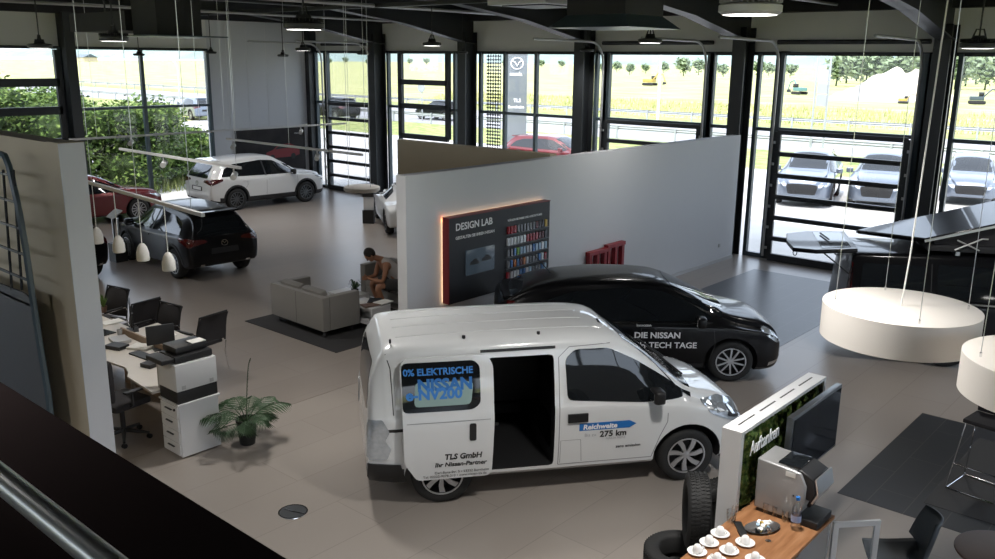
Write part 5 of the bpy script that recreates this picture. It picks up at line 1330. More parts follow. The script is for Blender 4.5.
# red frame racks leaning on the wall
for k, (yy, lab) in enumerate(((13.12, 'red slatted panel on the white wall, the nearer of the pair'), (13.72, 'red slatted panel on the white wall, the farther of the pair'))):
    rb = empty('red_rack', (-9.28, yy, 0), label=lab, cat='rack')
    z1 = 1.08+.05*k
    m = MB(); m.box((0, 0, z1-.07), (.10, .60, z1)); m.build('top_bar', 'redbox', rb, smooth=0)
    m = MB(); m.box((0, 0, 0), (.10, .60, .06)); m.build('bottom_bar', 'redbox', rb, smooth=0)
    for i in range(3):
        m = MB(); m.box((0, .02+i*.24, .061), (.09, .10+i*.24, z1-.071)); m.build('upright', 'redbox', rb, smooth=0)
# poster
po = empty('wall_poster', label='wide dark poster with a red car on the white wall behind the white suv', cat='poster')
m = MB(); m.box((XL+.012, 16.42, .45), (XL+.05, 19.22, 2.16)); m.build('poster_sheet', noisem('poster_print', [(.018, .016, .017), (.035, .03, .03)], 2, .5), po, smooth=0)
xf = lambda y, z: frame_mat((XL+.051, y, z), (0, 1, 0), (0, 0, 1))
m = MB(); m.prism([(0, .05), (.05, .20), (.32, .28), (.55, .44), (1.0, .47), (1.28, .36), (1.42, .26), (1.42, .06), (1.2, 0), (.2, 0)], .003, mat=xf(17.55, 1.15)); pc = m.build('printed_car', 'redbox', po, smooth=0)
m = MB(); m.prism([(.38, .29), (.58, .41), (.95, .43), (1.12, .33)], .002, mat=xf(17.55, 1.15) @ Matrix.Translation((0, 0, .0035))); m.build('printed_window', 'black', pc, smooth=0)
for k in (.28, 1.15):
    m = MB(); m.cyl((XL+.055, 17.55+k, 1.17), (XL+.058, 17.55+k, 1.17), .10, n=18); m.build('printed_wheel', 'black', pc)
text_obj('lettering', 'mazda', .10, 'lampgrey', xf(18.78, 1.93), po)

# ================================================================ brochure stands on the floor
p = at(369, 223)
st_ = empty('brochure_stand', (p.x, p.y, 0), R(40), 'slim black and white stand beside the small white sports car', 'stand')
m = MB(); m.box((-.16, -.12, 0), (.16, .12, .38)); m.build('base', 'black', st_, smooth=0)
m = MB(); m.box((-.14, -.03, .381), (.14, .03, .75)); m.build('column', 'white_lac', st_, smooth=0)
m = MB(); m.box((-.16, -.06, .751), (.16, .06, 1.12)); m.build('head_panel', 'black', st_, smooth=0)
p = at(119, 261)
st_ = empty('brochure_stand', (p.x, p.y, 0), R(0), 'black stand with a sloping white information board beside the black crossover', 'stand')
m = MB(); m.box((-.16, -.14, 0), (.16, .14, .42)); m.build('base', 'black', st_, smooth=0)
m = MB(); m.box((-.14, -.02, .421), (-.10, .02, 1.0)); m.box((.10, -.02, .421), (.14, .02, 1.0)); m.build('support', 'alu', st_, smooth=0)
m = MB(); m.box((-.17, -.14, 0), (.17, .14, .02), mat=Matrix.Translation((0, 0, 1.08)) @ Matrix.Rotation(R(35), 4, 'X')); m.build('info_board', 'paper', st_, smooth=0)

# ================================================================ refreshment bar
bw = empty('display_wall', label='white framed moss display wall behind the coffee counter', cat='display wall')
X0, X1, Y0, Y1, ZT = -2.94, -2.77, 6.13, 7.86, 1.70
m = MB(); m.box((X0, Y0, ZT-.03), (X1, Y1, ZT)); m.box((X0, Y0, 0), (X1, Y0+.05, ZT-.03)); m.box((X0, Y1-.05, 0), (X1, Y1, ZT-.03)); m.box((X0, Y0+.05, 0), (X1, Y1-.05, .85)); m.box((X0, Y0+.05, .851), (X0+.02, Y1-.05, ZT-.031)); fr_ = m.build('frame', 'white_lac', bw, smooth=0)
for k in range(4):
    m = MB(); m.box((X0+.07, Y0+.12+k*.40, ZT-.001), (X0+.085, Y0+.42+k*.40, ZT+.001)); m.build('vent_slot', 'black', bw, smooth=0)
b = bmesh.new()
ny, nz_ = 90, 34
V = []
for i in range(ny+1):
    row = []
    for j in range(nz_+1):
        y = Y0+.052+(Y1-Y0-.104)*i/ny; z = .852+(ZT-.033-.852)*j/nz_
        dd, _ = noise.voronoi(Vector((y*9, z*9, 0))); d = max(0, 1-dd[0]*1.3)
        row.append(b.verts.new((X1-.05+.075*math.sqrt(d)+.01*noise.noise((y*30, z*30, 1)), y, z)))
    V.append(row)
for row in V:
    for v in row:
        if v.co.z < 1.01 and v.co.y < 6.72: v.co.x = X1-.03
for i in range(ny):
    for j in range(nz_): b.faces.new((V[i][j], V[i+1][j], V[i+1][j+1], V[i][j+1]))
me = bpy.data.meshes.new('moss'); b.to_mesh(me); b.free(); link('moss_panel', me, 'moss', bw, smooth=80)
text_obj('lettering', 'Auftanken', .132, 'decal_white', frame_mat((X1+.05, Y0+.07, 1.495), (0, 1, 0), (0, 0, 1)) @ Matrix.Diagonal((1, 1.25, 1, 1)), bw, bold=.002, extrude=.002)
tv = empty('television', label='flat black television mounted on the moss display wall', cat='television')
xt = X1+.09
m = MB(); m.box((xt, 6.78, 1.04), (xt+.055, 7.88, 1.66), bev=.006); m.build('housing', 'rim_dark', tv)
m = MB(); m.box((xt+.055, 6.81, 1.07), (xt+.062, 7.85, 1.63)); m.build('screen', 'screen', tv, smooth=0)
m = MB(); m.box((X1+.04, 7.2, 1.25), (xt, 7.5, 1.50)); m.build('wall_bracket', 'black', tv, smooth=0)
ct = empty('counter', label='wooden topped coffee counter with glass doors at the bottom edge of the picture', cat='counter')
CX0, CX1, CY0, CY1, CZ = -2.765, -2.155, 4.55, 6.64, 1.0
m = MB(); m.box((CX0, CY0, CZ-.03), (CX1, CY1, CZ), bev=.003); m.build('worktop', 'wood', ct, smooth=0)
m = MB(); m.box((CX0, CY0+.01, 0), (CX0+.03, CY1, CZ-.031)); m.box((CX0+.03, CY0+.01, 0), (CX1-.03, CY1, .06)); m.box((CX0+.03, CY1-.03, .06), (CX1-.03, CY1, CZ-.031)); m.box((CX0+.03, CY0+.01, .06), (CX1-.03, CY0+.04, CZ-.031)); m.box((CX0+.03, CY0+.04, .50), (CX1-.05, CY1-.03, .52)); m.build('carcass', 'white_lac', ct, smooth=0)
def gdoor(parent, name='glass_door', w=.66, h=.88):
    d = MB()
    for a, b_ in (((0, 0), (.045, h)), ((w-.045, 0), (w, h)), ((.045, 0), (w-.045, .045)), ((.045, h-.045), (w-.045, h))):
        d.box((-.012, a[0], a[1]), (.012, b_[0], b_[1]))
    o = d.build(name, 'alu', parent, smooth=0)
    g = MB(); g.box((-.003, .045, .045), (.003, w-.045, h-.045)); g.build('pane', 'glass', o, smooth=0); return o
for k in range(2):
    o = gdoor(ct); o.location = (CX1-.014, CY0+.03+k*.70, .075)
o = gdoor(ct, w=.40); o.location = (CX1+.012, CY1-.05, .085); o.rotation_euler.z = R(-42)
for k in range(3):
    m = MB(); m.cyl((0, 0, 0), (0, 0, .26), .035, n=12); tag(m.build('drink_bottle', 'smp_l' if k else 'paper', loc=(CX1-.14, 5.9+.16*k, .522)), ['pale bottle behind the glass door of the counter, nearest', 'blue bottle behind the glass door of the counter, middle one', 'blue bottle behind the glass door of the counter, farthest one'][k], 'bottle')
# coffee machine
cm = empty('coffee_machine', (-2.47, 6.45, 1.0), 0, 'large silver coffee machine on the wooden counter below the television', 'coffee machine')
prof = [(-.22, .03), (.10, .03), (.16, .10), (.19, .20), (.19, .34), (.14, .44), (-.22, .46)]
m = MB(); m.prism(prof, .33, mat=Matrix(((1, 0, 0, 0), (0, 0, 1, -.165), (0, 1, 0, 0), (0, 0, 0, 1)))); bd = m.build('body', 'machine', cm, bevel=.012)
m = MB(); m.box((-.06, -.13, .451), (.12, .13, .470), bev=.005); m.build('bean_hopper', 'car_glass', cm)
m = MB(); m.prism([(.10, .24), (.24, .22), (.26, .30), (.24, .41), (.14, .455), (.10, .455)], .30, mat=Matrix(((1, 0, 0, 0), (0, 0, 1, -.15), (0, 1, 0, 0), (0, 0, 0, 1)))); hd_ = m.build('brew_head', 'black', cm, bevel=.01)
m = MB(); m.prism([(.262, .30), (.245, .395), (.25, .396), (.267, .301)], .22, mat=Matrix(((1, 0, 0, 0), (0, 0, 1, -.11), (0, 1, 0, 0), (0, 0, 0, 1)))); m.build('display', 'decal_blue', hd_, smooth=0)
m = MB(); m.prism([(.235, .215), (.275, .30), (.25, .42), (.262, .42), (.288, .30), (.247, .21)], .31, mat=Matrix(((1, 0, 0, 0), (0, 0, 1, -.155), (0, 1, 0, 0), (0, 0, 0, 1)))); m.build('chrome_band', 'alu', hd_, smooth=0)
m = MB(); m.box((.05, -.15, 0), (.30, .15, .06), bev=.006); m.build('drip_tray', 'black', cm)
m = MB(); m.box((-.20, -.155, 0), (.04, .155, .029)); m.build('foot', 'black', cm, smooth=0)
m = MB(); m.box((.10, -.05, .12), (.20, .05, .22), bev=.01); m.build('spout', 'black', cm)
m = MB(); m.box((.02, -.168, .385), (.10, -.1655, .425)); m.build('label_plate', 'paper', cm, smooth=0)
m = MB(); m.cyl((.10, -.166, .24), (.10, -.172, .24), .008, n=10); m.build('lock', 'chrome', cm)
# cups and saucers
CUPL = [(722, 538, 'farthest left white cup on its saucer, next to the cutlery glass'), (737, 541, None), (708, 547, 'white cup on a saucer, second from the display wall in the left row'), (745, 549, 'white cup on a saucer at the middle of the group'), (695, 556, 'white cup on a saucer at the left edge of the counter'), (726, 554, 'white cup on a saucer in the front middle of the group'), (762, 544, 'single white cup on a saucer, right of the others'), (765, 561, 'white cup on a saucer at the bottom edge, rightmost in front'), (712, 566, 'white cup on a saucer at the bottom edge, left in front'), (745, 568, 'white cup on a saucer at the bottom edge, middle in front')]
CUPS = [(720, 535, 'white cup on its saucer farthest back, next to the cutlery glass'), (709, 544, 'white cup on its saucer, second from the back along the counter edge'), (697, 553, 'white cup on its saucer at the left counter edge near the tyres'), (745, 544, 'single white cup on its saucer, nearest to the bowl of milk portions'), (729, 552, 'white cup on its saucer in the middle between the other cups'), (717, 562, 'white cup at the bottom edge, left of the last two'), (755, 561, 'white cup at the bottom edge, rightmost of all')]
cup0 = None
for px, py, lab in CUPS:
    p = at(px, py, 1.0)
    if cup0 is None:
        cup0 = empty('cup_and_saucer', (p.x, p.y, 1.001), label=lab, cat='cup', group='cups on the counter')
        m = MB(); m.lathe([(0, .004), (.035, .003), (.07, .014), (.073, .017), (.05, .009), (0, .007)], 28, cap=False); m.build('saucer', 'porcelain', cup0, smooth=60)
        m = MB(); m.lathe([(.0, .070), (.016, .070), (.024, .064), (.034, .040), (.038, .013), (.035, .013), (.03, .04), (0, .062)], 24, cap=False); c = m.build('cup', 'porcelain', cup0, smooth=60)
        m = MB(); m.tube([(.036+.018*math.sin(t), 0, .036-.014*math.cos(t)) for t in [math.pi*k/6 for k in range(7)]], .004, n=6); m.build('handle', 'porcelain', c)
    else: copy_tree(cup0, loc=(p.x, p.y, 1.001), rz=random.uniform(0, 6), label=lab)
# cutlery glass, trays, bottle, glasses
p = at(731, 522, 1.0)
cg = empty('cutlery_glass', (p.x, p.y, 1.001), label='glass of upright cutlery standing at the foot of the display wall', cat='glass')
m = MB(); m.lathe([(.034, 0), (.040, .10), (.037, .10), (.031, .006), (0, .006)], 20, cap=False); m.build('glass', 'glass_clear', cg, smooth=60)
rn = random.Random(2)
for k in range(5):
    a = rn.uniform(0, 6.3); m = MB(); m.tube([(0.01*math.cos(a), .01*math.sin(a), .01), (.032*math.cos(a), .032*math.sin(a), .12), (.04*math.cos(a), .04*math.sin(a), .165)], [.003, .003, .008], n=6); m.build('spoon', 'alu', cg)
p = at(741, 531, 1.0); m = MB(); m.box((-.03, -.12, 0), (.03, .12, .018), bev=.006); tag(m.build('serving_tongs', 'black', loc=(p.x, p.y, 1.001), rz=R(40)), 'black tongs lying in front of the cutlery glass', 'tongs')
p = at(762, 529, 1.0)
tr = MB(); tr.lathe([(0, .004), (.085, .004), (.10, .018), (.104, .018), (.09, 0), (0, 0)], 30, mat=Matrix.Diagonal((1.5, .9, 1, 1)), cap=False); t_ = tr.build('serving_tray', 'chrome', loc=(p.x, p.y, 1.001), rz=R(62), smooth=60); tag(t_, 'oval chrome tray with milk portions in the middle of the counter', 'tray')
for k in range(16):
    a = rn.uniform(0, 6.3); r = rn.uniform(0, .06); m = MB(); m.cyl((0, 0, 0), (0, 0, .018), .011, r2=.016, n=10)
    o = m.build('milk_portion', ['paper', 'lampgrey', 'smp_y', 'smp_l'][k % 4 if k % 5 else 0], loc=(p.x+r*math.cos(a), p.y+r*math.sin(a)*1.3, 1.008+.016*(k//6)), smooth=30); o.rotation_euler = (rn.uniform(-.6, .6), rn.uniform(-.6, .6), 0)
    tag(o, 'small milk portion piled on the oval chrome tray', 'milk portion', 'milk portions on the tray')
gp = None
for px, py, lab in ((766, 513, 'empty drinking glass farthest left before the coffee machine'), (775, 516, 'empty drinking glass before the middle of the coffee machine'), (785, 521, 'empty drinking glass beside the water bottle')):
    p = at(px, py, 1.0)
    if gp is None: m = MB(); m.lathe([(.026, 0), (.031, .095), (.029, .095), (.024, .006), (0, .006)], 20, cap=False); gp = m.build('drinking_glass', 'glass_clear', smooth=60); o = gp
    else: o = gp.copy(); COL.objects.link(o)
    o.location = (p.x, p.y, 1.001); tag(o, lab, 'glass', 'glasses before the coffee machine')
p = at(768, 541, 1.0); m = MB(); m.lathe([(0, 0), (.022, .002), (.004, .006), (.004, .05), (.02, .075), (.018, .11), (.016, .11), (.018, .078), (0, .055)], 16, cap=False); tag(m.build('sherry_glass', 'glass_clear', loc=(p.x, p.y, 1.001), smooth=60), 'tiny stemmed glass standing in front of the chrome tray', 'glass')
p = at(795, 529, 1.0)
wb_ = empty('water_bottle', (p.x, p.y, 1.001), label='clear water bottle with a blue cap before the coffee machine', cat='bottle')
m = MB(); m.lathe([(.034, 0), (.037, .02), (.037, .10), (.033, .12), (.037, .14), (.036, .18), (.015, .235), (.013, .25), (0, .25)], 22, cap=False); m.build('bottle_body', 'glass_clear', wb_, smooth=60)
m = MB(); m.lathe([(.0385, .07), (.0385, .125)], 22, cap=False); m.build('label', pm('bottle_label', (.30, .36, .55), .5), wb_)
m = MB(); m.cyl((0, 0, .25), (0, 0, .275), .016, n=14); m.build('cap', 'decal_blue', wb_)
# tyres
def tyre(name, lab, loc, rot, rim=True):
    root = empty(name, loc, label=lab, cat='tyre'); root.rotation_euler = rot
    r, w = .325, .20
    m = MB(); prof = [(r*.60, -w*.36), (r*.66, -w*.46), (r*.82, -w*.5), (r*.95, -w*.45), (r, -w*.36), (r, w*.36), (r*.95, w*.45), (r*.82, w*.5), (r*.66, w*.46), (r*.60, w*.36)]
    m.lathe(prof+[prof[0]], 48, cap=False)
    for row in (-.3, -.1, .1, .3):
        for k in range(60):
            a = 2*math.pi*(k+.5*(row > 0))/60
            m.box((r-.002, -.010, -w*.07), (r+.007, .010, w*.07), mat=Matrix.Rotation(a, 4, 'Z') @ Matrix.Translation((0, 0, row*w)) @ Matrix.Rotation(R(25), 4, 'X'))
    m.build('tread', 'tyre', root, smooth=50)
    if rim:
        m = MB(); m.lathe([(r*.62, -w*.36), (r*.55, -w*.3), (r*.5, w*.10), (r*.2, w*.16), (0, w*.16)], 40, cap=False); m.build('steel_rim', 'black', root)
        for k in range(5):
            a = 2*math.pi*k/5; m = MB(); m.cyl((.06*math.cos(a), .06*math.sin(a), w*.16), (.06*math.cos(a), .06*math.sin(a), w*.24), .010, n=8); m.build('wheel_bolt', 'chrome', root)
    return root
tx, ty = -3.30, 6.38
tyre('car_tyre', 'lowest black tyre lying in the stack beside the display wall', (tx, ty-.12, .102), (0, 0, .3), False)
tyre('car_tyre', 'upper lying tyre of the stack, under the upright one', (tx, ty-.10, .315), (0, 0, 0), False)
tyre('car_tyre', 'black tyre with rim standing upright on the tyre stack', (tx+.06, ty-.0, .752), (R(90), 0, R(-56)))
t4 = tyre('car_tyre', 'tyre standing on the floor behind the display wall, mostly hidden', (-3.42, 7.2, .335), (R(90), 0, R(60)))
# chair, round table, bar stool at the right
rt2 = empty('round_table', (-1.05, 7.42, 0), label='round brown table at the bottom right edge of the picture', cat='table')
m = MB(); m.lathe([(0, .725), (.36, .725), (.375, .735), (.375, .75), (.36, .755), (0, .755)], 40, cap=False); m.build('table_top', 'brown_top', rt2, smooth=50)
m = MB(); m.cyl((0, 0, .02), (0, 0, .724), .035); m.build('column', 'chrome', rt2); m = MB(); m.cyl((0, 0, 0), (0, 0, .02), .25, n=30); m.build('base', 'chrome', rt2)
sc_ = empty('shell_chair', (-1.84, 7.36, 0), R(-62), 'dark blue grey shell chair beside the round brown table', 'chair')
b = bmesh.new(); nu, nv = 12, 16; V = []
for j in range(nv+1):
    t = j/nv
    if t < .5: y0 = -.24+.44*t*2; z0 = .44-.02*math.sin(math.pi*t*2); hw = .24
    else: u = (t-.5)*2; y0 = .20+.10*u; z0 = .44+.42*u; hw = .24-.07*u*u
    cz = .07*(math.sin(math.pi*min(1, t*1.0)))
    V.append([b.verts.new((hw*s, y0-(.08*s*s if t > .5 else 0)*1.0, z0+(.9*cz*s*s))) for s in [-1+2*i/nu for i in range(nu+1)]])
for j in range(nv):
    for i in range(nu): b.faces.new((V[j][i], V[j][i+1], V[j+1][i+1], V[j+1][i]))
me = bpy.data.meshes.new('shell'); b.to_mesh(me); b.free()
o = link('shell', me, 'plastic_blue', sc_, smooth=80); md = o.modifiers.new('s', 'SOLIDIFY'); md.thickness = .02
for sx in (-1, 1):
    for sy in (-1, 1):
        m = MB(); m.tube([(sx*.12, sy*.10, .42), (sx*.22, sy*.22, 0)], .011); m.build('leg', 'chrome', sc_)
bs = empty('bar_stool', (-1.80, 10.15, 0), R(-8), 'black bar stool with thin metal sled frame on the dark tiles', 'stool')
m = MB(); m.box((-.20, -.19, .78), (.20, .19, .83), bev=.02); m.build('seat', 'mesh_black', bs)
m = MB(); m.box((-.19, .16, .832), (.19, .20, 1.05), bev=.018); m.build('backrest', 'mesh_black', bs)
for s in (-1, 1):
    m = MB(); m.tube([(s*.17, -.15, .78), (s*.25, -.24, .015), (s*.25, .24, .015), (s*.17, .15, .78)], .009); m.build('frame', 'chrome', bs)
for z, y in ((.30, -.21), (.015, .24), (.015, -.24)):
    m = MB(); m.cyl((-.25+.03*(z > .1), y, z), (.25-.03*(z > .1), y, z), .009, n=8); m.build('footrest', 'chrome', bs)

# ================================================================ lamps
def highbay(px, py, dist, w, lab, on=False, pw=105):
    d = ray(px, py); p = Vector((0, 0, EYE))+d*dist
    r = w/CF*dist/2
    root = empty('pendant_lamp', p, label=lab, cat='lamp')
    m = MB(); m.lathe([(r*.86, -.02), (r, 0), (r, r*.20), (r*.9, r*.26), (r*.45, r*.32), (r*.42, r*.36), (r*.36, r*.65), (0, r*.65)], 28, cap=False); m.build('housing', 'lampgrey' if w > 50 else 'black', root)
    if w > 26:
        m = MB()
        for k in range(36): m.box((r*.48, -.004, r*.28), (r*.99, .004, r*.46), mat=Matrix.Rotation(2*math.pi*k/36, 4, 'Z'))
        m.build('cooling_fins', 'lampgrey' if w > 50 else 'black', root, smooth=0)
    m = MB(); m.cyl((0, 0, -.012), (0, 0, -.02), r*.84, n=28); m.build('lens', 'led' if on else 'lampgrey', root)
    m = MB(); m.tube([(0, 0, r*.65), (0, 0, r*1.1), (.0, 0, ROOF-.005-p.z)], .012, n=6); m.build('cord', 'black', root)
    m = MB(); m.tube([(-r*.4, 0, r*.4), (-r*.2, 0, r*1.0), (r*.2, 0, r*1.0), (r*.4, 0, r*.4)], .012, n=6); m.build('hanger', 'black', root)
    if True:
        L_ = bpy.data.lights.new('spot', 'SPOT'); L_.energy = pw; L_.spot_size = R(140); L_.spot_blend = 1; L_.color = (1, .97, .93); L_.shadow_soft_size = r
        lo = bpy.data.objects.new('lamp_light', L_); COL.objects.link(lo); lo.parent = root; lo.location = (0, 0, -.05)
    return root
for a in [(40, 47, 15, 23, 'dark hall lamp at the upper left corner', True), (114, 40, 13.2, 28, 'dark hall lamp hanging left of the big unit heater', True), (139, 55, 24, 11, 'small far hall lamp under the unit heater', False), (211, 53, 24, 11, 'small far hall lamp by the corner of the left glazing', False),
          (304, 28, 10, 40, 'hall lamp with bright lens left of the far gate', True), (283, 56, 25, 11, 'small far hall lamp before the white wall', False), (303, 50, 22, 15, 'small hall lamp just below the bright one', True), (363, 54, 23.5, 12, 'small far hall lamp in the far left gate', False),
          (432, 45, 19.4, 19, 'hall lamp before the casement window', True), (463, 53, 22.5, 10, 'small hall lamp beside the wide dark column', False), (587, 51, 22.3, 14, 'small hall lamp before the column of the middle gate', False), (650, 42, 15.4, 24, 'dark hall lamp before the middle gate', True),
          (750, 12, 5.9, 62, 'large near hall lamp with grey fins and glowing lens at the top', True), (786, 54, 20, 18, 'small hall lamp at the left side of the rightmost gate', False), (978, 47, 11.2, 34, 'dark hall lamp at the right picture edge', True)]:
    highbay(a[0], a[1], a[2], a[3], a[4], on=a[5], pw={750: 440, 304: 340, 114: 170, 978: 200}.get(a[0], 105))
for x, y, lab, pw in ((4.6, .15, 'unseen fill lamp added above the gallery edge, farthest right behind the viewer', 420), (.9, .15, 'unseen fill lamp added above the gallery edge, to the right behind the viewer', 520), (-3.2, .15, 'unseen fill lamp added above the gallery edge, left of the viewer', 380), (-6.9, .15, 'unseen fill lamp added above the gallery edge, farthest left', 300), (5.5, 6.4, 'unseen fill lamp added to the right beyond the picture', 300)):
    hb = highbay(497, 55, 10, 37, lab, on=True, pw=pw); hb.location = (x, y, 4.85)  # out-of-view lamps added to brighten the foreground
def wire(m, p, q, r=.004): m.cyl(p, q, r, n=5)
def drum(px, py, depth, rad, h, lab, nw=4):
    d = ray(px, py); p = Vector((0, 0, EYE))+d*depth
    root = empty('drum_lamp', (p.x, p.y, p.z-h), label=lab, cat='lamp')
    m = MB(); m.lathe([(rad, 0), (rad, h), (rad*.995, h+.002), (0, h+.003)], 72, cap=False); m.build('drum_shade', 'drum', root, smooth=40)
    m = MB(); m.lathe([(0, .02), (rad*.98, .02)], 64, cap=False); m.build('diffuser', 'white_lac', root)
    for k in range(nw):
        a = 2*math.pi*(k+.35)/nw; q = Vector((rad*.85*math.cos(a), rad*.85*math.sin(a), h))
        m = MB(); wire(m, q, Vector((q.x*.95, q.y*.95, ROOF-.01-root.location.z)), .0025); m.build('suspension_wire', 'alu', root)
        m = MB(); m.cyl(q, q+Vector((0, 0, .03)), .008, n=8); m.build('wire_fixing', 'chrome', root)
    m = MB(); m.tube([(0, 0, h), (.02, 0, h+.4), (.07, .03, ROOF-.01-root.location.z)], .006, n=6); m.build('power_cable', 'paper', root)
    return root
drum(901, 306, 6.6, .555, .255, 'large white drum lamp hanging in front of the black estate car')
drum(1062, 362, 5.5, .56, .25, 'white drum lamp cut off by the right picture edge')
d = ray(362, 191); p = Vector((0, 0, EYE))+d*20
fl_ = empty('disc_lamp', p, label='flat white disc lamp hanging far back above the brochure stand', cat='lamp')
m = MB(); m.lathe([(0, 0), (.38, 0), (.41, .03), (.41, .09), (.38, .11), (0, .12)], 40, cap=False); m.build('disc_shade', 'drum', fl_, smooth=50)
for k in range(3):
    a = 2*math.pi*k/3; m = MB(); wire(m, (.3*math.cos(a), .3*math.sin(a), .11), (.3*math.cos(a), .3*math.sin(a), ROOF-.005-p.z), .006); m.build('suspension_wire', 'alu', fl_)
# white light rails with small spots
def rail(a, b, lab, spots=(), pend=(), wires=(.08, .5, .92)):
    a, b = Vector(a), Vector(b)
    root = empty('light_rail', a, label=lab, cat='light rail'); d = (b-a).normalized(); n = Vector((-d.y, d.x, 0)); L_ = (b-a).length
    m = MB(); m.box((0, -.02, -.02), (L_, .02, .02), mat=d.to_track_quat('X', 'Z').to_matrix().to_4x4()); m.build('rail', 'white_lac', root, smooth=0)
    for t in wires:
        m = MB(); wire(m, d*L_*t+Vector((0, 0, .03)), d*L_*t+Vector((0, 0, ROOF-a.z)), .004); m.build('suspension_wire', 'alu', root)
    for t in spots:
        q = d*L_*t
        m = MB(); m.cyl(q+Vector((0, 0, -.03)), q+Vector((0, 0, -.12)), .012, n=8); m.cyl(q+Vector((.05, -.05, -.16)), q+Vector((-.06, .06, -.12)), .045, n=14); m.build('spotlight', 'white_lac', root)
    return root
Z9 = 2.9
a, b = at(71, 140, Z9), at(341, 123, Z9); rail((-18.1, a.y, Z9), (-18.1, b.y, Z9), 'long white light rail running towards the back gate', (.18, .8))
a, b = at(123, 148.6, Z9), at(250, 167, Z9); rail((a.x, 7.55, Z9), (b.x, 7.50, Z9), 'white light rail crossing before the left glass wall', (.4, .95), wires=(.72, .97))
a, b = at(225, 139, Z9), at(361, 155, Z9); rail((a.x, 10.05, Z9), (b.x, 10.05, Z9), 'white light rail in front of the poster and the white suv', (.05, .7))
a, b = at(84, 181, Z9), at(203, 215, Z9)
rr_ = rail((a.x, a.y, Z9), (b.x, b.y, Z9), 'white light rail carrying the four small bell pendants')
for i, (px, py, lab) in enumerate(((97, 236, 'small white bell pendant farthest left, at the partition edge'), (118.7, 244.5, 'small white bell pendant second from the left'), (142.7, 252.5, 'small white bell pendant third from the left, before the black crossover'), (168.5, 262, 'small white bell pendant farthest right of the four'))):
    dr_ = (b-a); best = None
    for k in range(200):
        q = a+dr_*(k/199); q2 = ray(px, py); t = q.xy.length/q2.xy.length; e = abs(math.atan2(q.x, q.y)-math.atan2(q2.x, q2.y))
        if best is None or e < best[0]: best = (e, q, EYE+q2.z*t)
    q, z = best[1], best[2]
    bp = empty('bell_pendant', (q.x, q.y, z), label=lab, cat='lamp', group='bell pendants on the light rail')
    m = MB(); m.lathe([(.072, -.10), (.078, -.08), (.074, 0), (.055, .07), (.028, .11), (0, .12)], 24, cap=False); m.build('shade', 'shade_white', bp, smooth=60)
    m = MB(); m.cyl((0, 0, -.085), (0, 0, -.095), .066, n=20); m.build('bulb', 'lamp_on', bp)
    m = MB(); wire(m, (0, 0, .12), (0, 0, Z9-z-.03), .005); m.build('cord', 'paper', bp)
# unit heaters and ducts
uh = empty('unit_heater', (-14.0, 7.4, 0), label='black unit heater with flared hood under the roof, upper left', cat='heater')
p0 = Vector((0, 0, EYE))+ray(168, 36)*14
uh.location = (p0.x, p0.y, 0)
m = MB(); m.box((-.38, -.38, p0.z-.0), (.38, .38, ROOF-.3)); m.build('housing', 'ceil', uh, smooth=0)
m = MB(); m.prism([(-.42, -.42), (.42, -.42), (.42, .42), (-.42, .42)], .02, mat=Matrix.Translation((0, 0, p0.z-.02)) @ Matrix.Diagonal((1.6, 1.6, 1, 1))); m.build('hood', 'steelb', uh, smooth=0)
p1 = Vector((0, 0, EYE))+ray(128, 23)*15
dk = empty('air_duct', (p1.x, p1.y, 0), label='flat black air box left of the unit heater', cat='duct')
m = MB(); m.box((-1.0, -.55, p1.z-.15), (1.0, .55, p1.z+.15)); m.build('box', 'ceil', dk, smooth=0)
for sx in (-.8, .8):
    m = MB(); m.cyl((sx, 0, p1.z+.15), (sx, 0, ROOF-.02), .015); m.build('hanger_rod', 'steel', dk)
p2 = Vector((0, 0, EYE))+ray(615, 16)*11.5
dk = empty('air_duct', (p2.x, p2.y, 0), label='large dark air duct outlet under the roof near the centre', cat='duct')
m = MB(); m.box((-.45, -.45, p2.z), (.45, .45, ROOF-.25)); m.build('box', 'ceil', dk, smooth=0)
m = MB(); v = m.prism([(-.45, -.45), (.45, -.45), (.45, .45), (-.45, .45)], .16, mat=Matrix.Translation((0, 0, p2.z-.16)))
for q in v:
    if q.co.z < p2.z-.1: q.co.x *= 1.4; q.co.y *= 1.4
m.build('flared_outlet', 'steelb', dk, smooth=0)
p3 = Vector((0, 0, EYE))+ray(540, 6)*13
cs = empty('ceiling_cassette', (p3.x, p3.y, 0), label='grey ceiling cassette unit at the top centre', cat='air unit')
m = MB(); m.box((-.55, -.55, p3.z), (.55, .55, p3.z+.2)); m.build('box', 'lampgrey', cs, smooth=0)
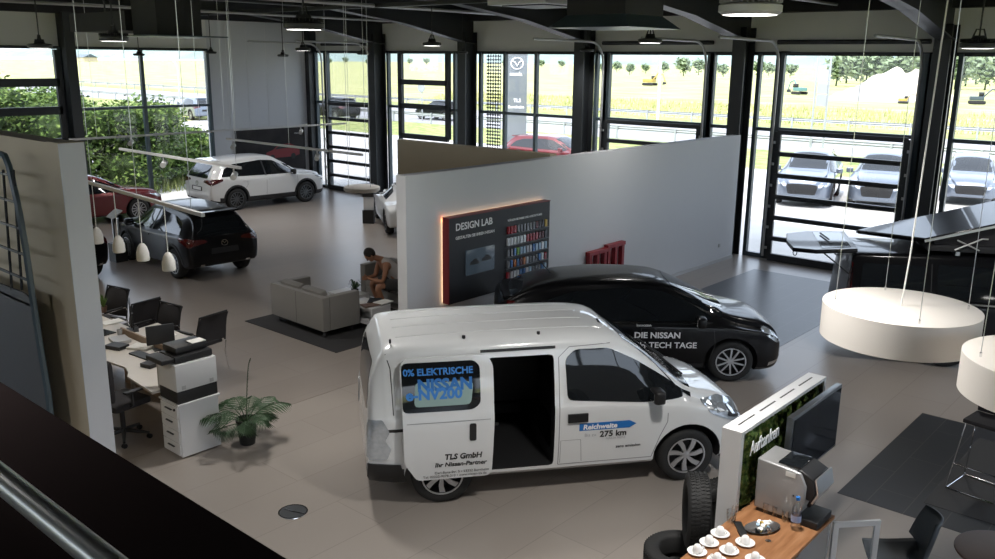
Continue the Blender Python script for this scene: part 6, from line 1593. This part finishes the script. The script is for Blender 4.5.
m = MB(); m.box((-.40, -.40, p3.z-.015), (.40, .40, p3.z)); m.build('grille', 'steel', cs, smooth=0)
# ================================================================ light and camera
sc0 = bpy.context.scene
w = bpy.data.worlds.new('World'); sc0.world = w; w.use_nodes = True
N = w.node_tree.nodes; L = w.node_tree.links; bg = N['Background']
sky = N.new('ShaderNodeTexSky'); sky.sky_type = 'NISHITA'; sky.sun_disc = False; sky.sun_elevation = R(58); sky.sun_rotation = R(180); sky.dust_density = 4; sky.air_density = 1.0
mx = N.new('ShaderNodeMix'); mx.data_type = 'RGBA'; mx.inputs[0].default_value = .55; mx.inputs[7].default_value = (8.6, 9.6, 11.0, 1)
L.new(sky.outputs[0], mx.inputs[6]); L.new(mx.outputs[2], bg.inputs[0]); bg.inputs[1].default_value = .20
s = bpy.data.lights.new('sun', 'SUN'); s.energy = 1.9; s.angle = R(.6); s.color = (1, .96, .9)
so = bpy.data.objects.new('sun', s); COL.objects.link(so); so.rotation_euler = (R(32), R(4), 0)
v = sc0.view_settings; v.view_transform = 'Standard'; v.look = 'None'; v.exposure = 1.05; v.gamma = 1; v.use_curve_mapping = False
sc0.cycles.max_bounces = 10; sc0.cycles.diffuse_bounces = 5; sc0.cycles.glossy_bounces = 4; sc0.cycles.transparent_max_bounces = 16; sc0.cycles.transmission_bounces = 6
sc0.cycles.use_denoising = True; sc0.cycles.sample_clamp_indirect = 8; sc0.cycles.caustics_reflective = False; sc0.cycles.caustics_refractive = False
cam = bpy.data.cameras.new('camera'); co = bpy.data.objects.new('camera', cam); COL.objects.link(co)
cam.sensor_width = 36; cam.lens = CF/995*36; cam.clip_start = .05; cam.clip_end = 4000
A = AX  # rows: world axes in camera coords (x right, y down, z forward)
right = Vector((A[0].x, A[1].x, A[2].x)); down = Vector((A[0].y, A[1].y, A[2].y)); fwd = Vector((A[0].z, A[1].z, A[2].z))
up_, back = -down, -fwd
co.matrix_world = Matrix(((right.x, up_.x, back.x, 0), (right.y, up_.y, back.y, 0), (right.z, up_.z, back.z, EYE), (0, 0, 0, 1)))
sc0.camera = co
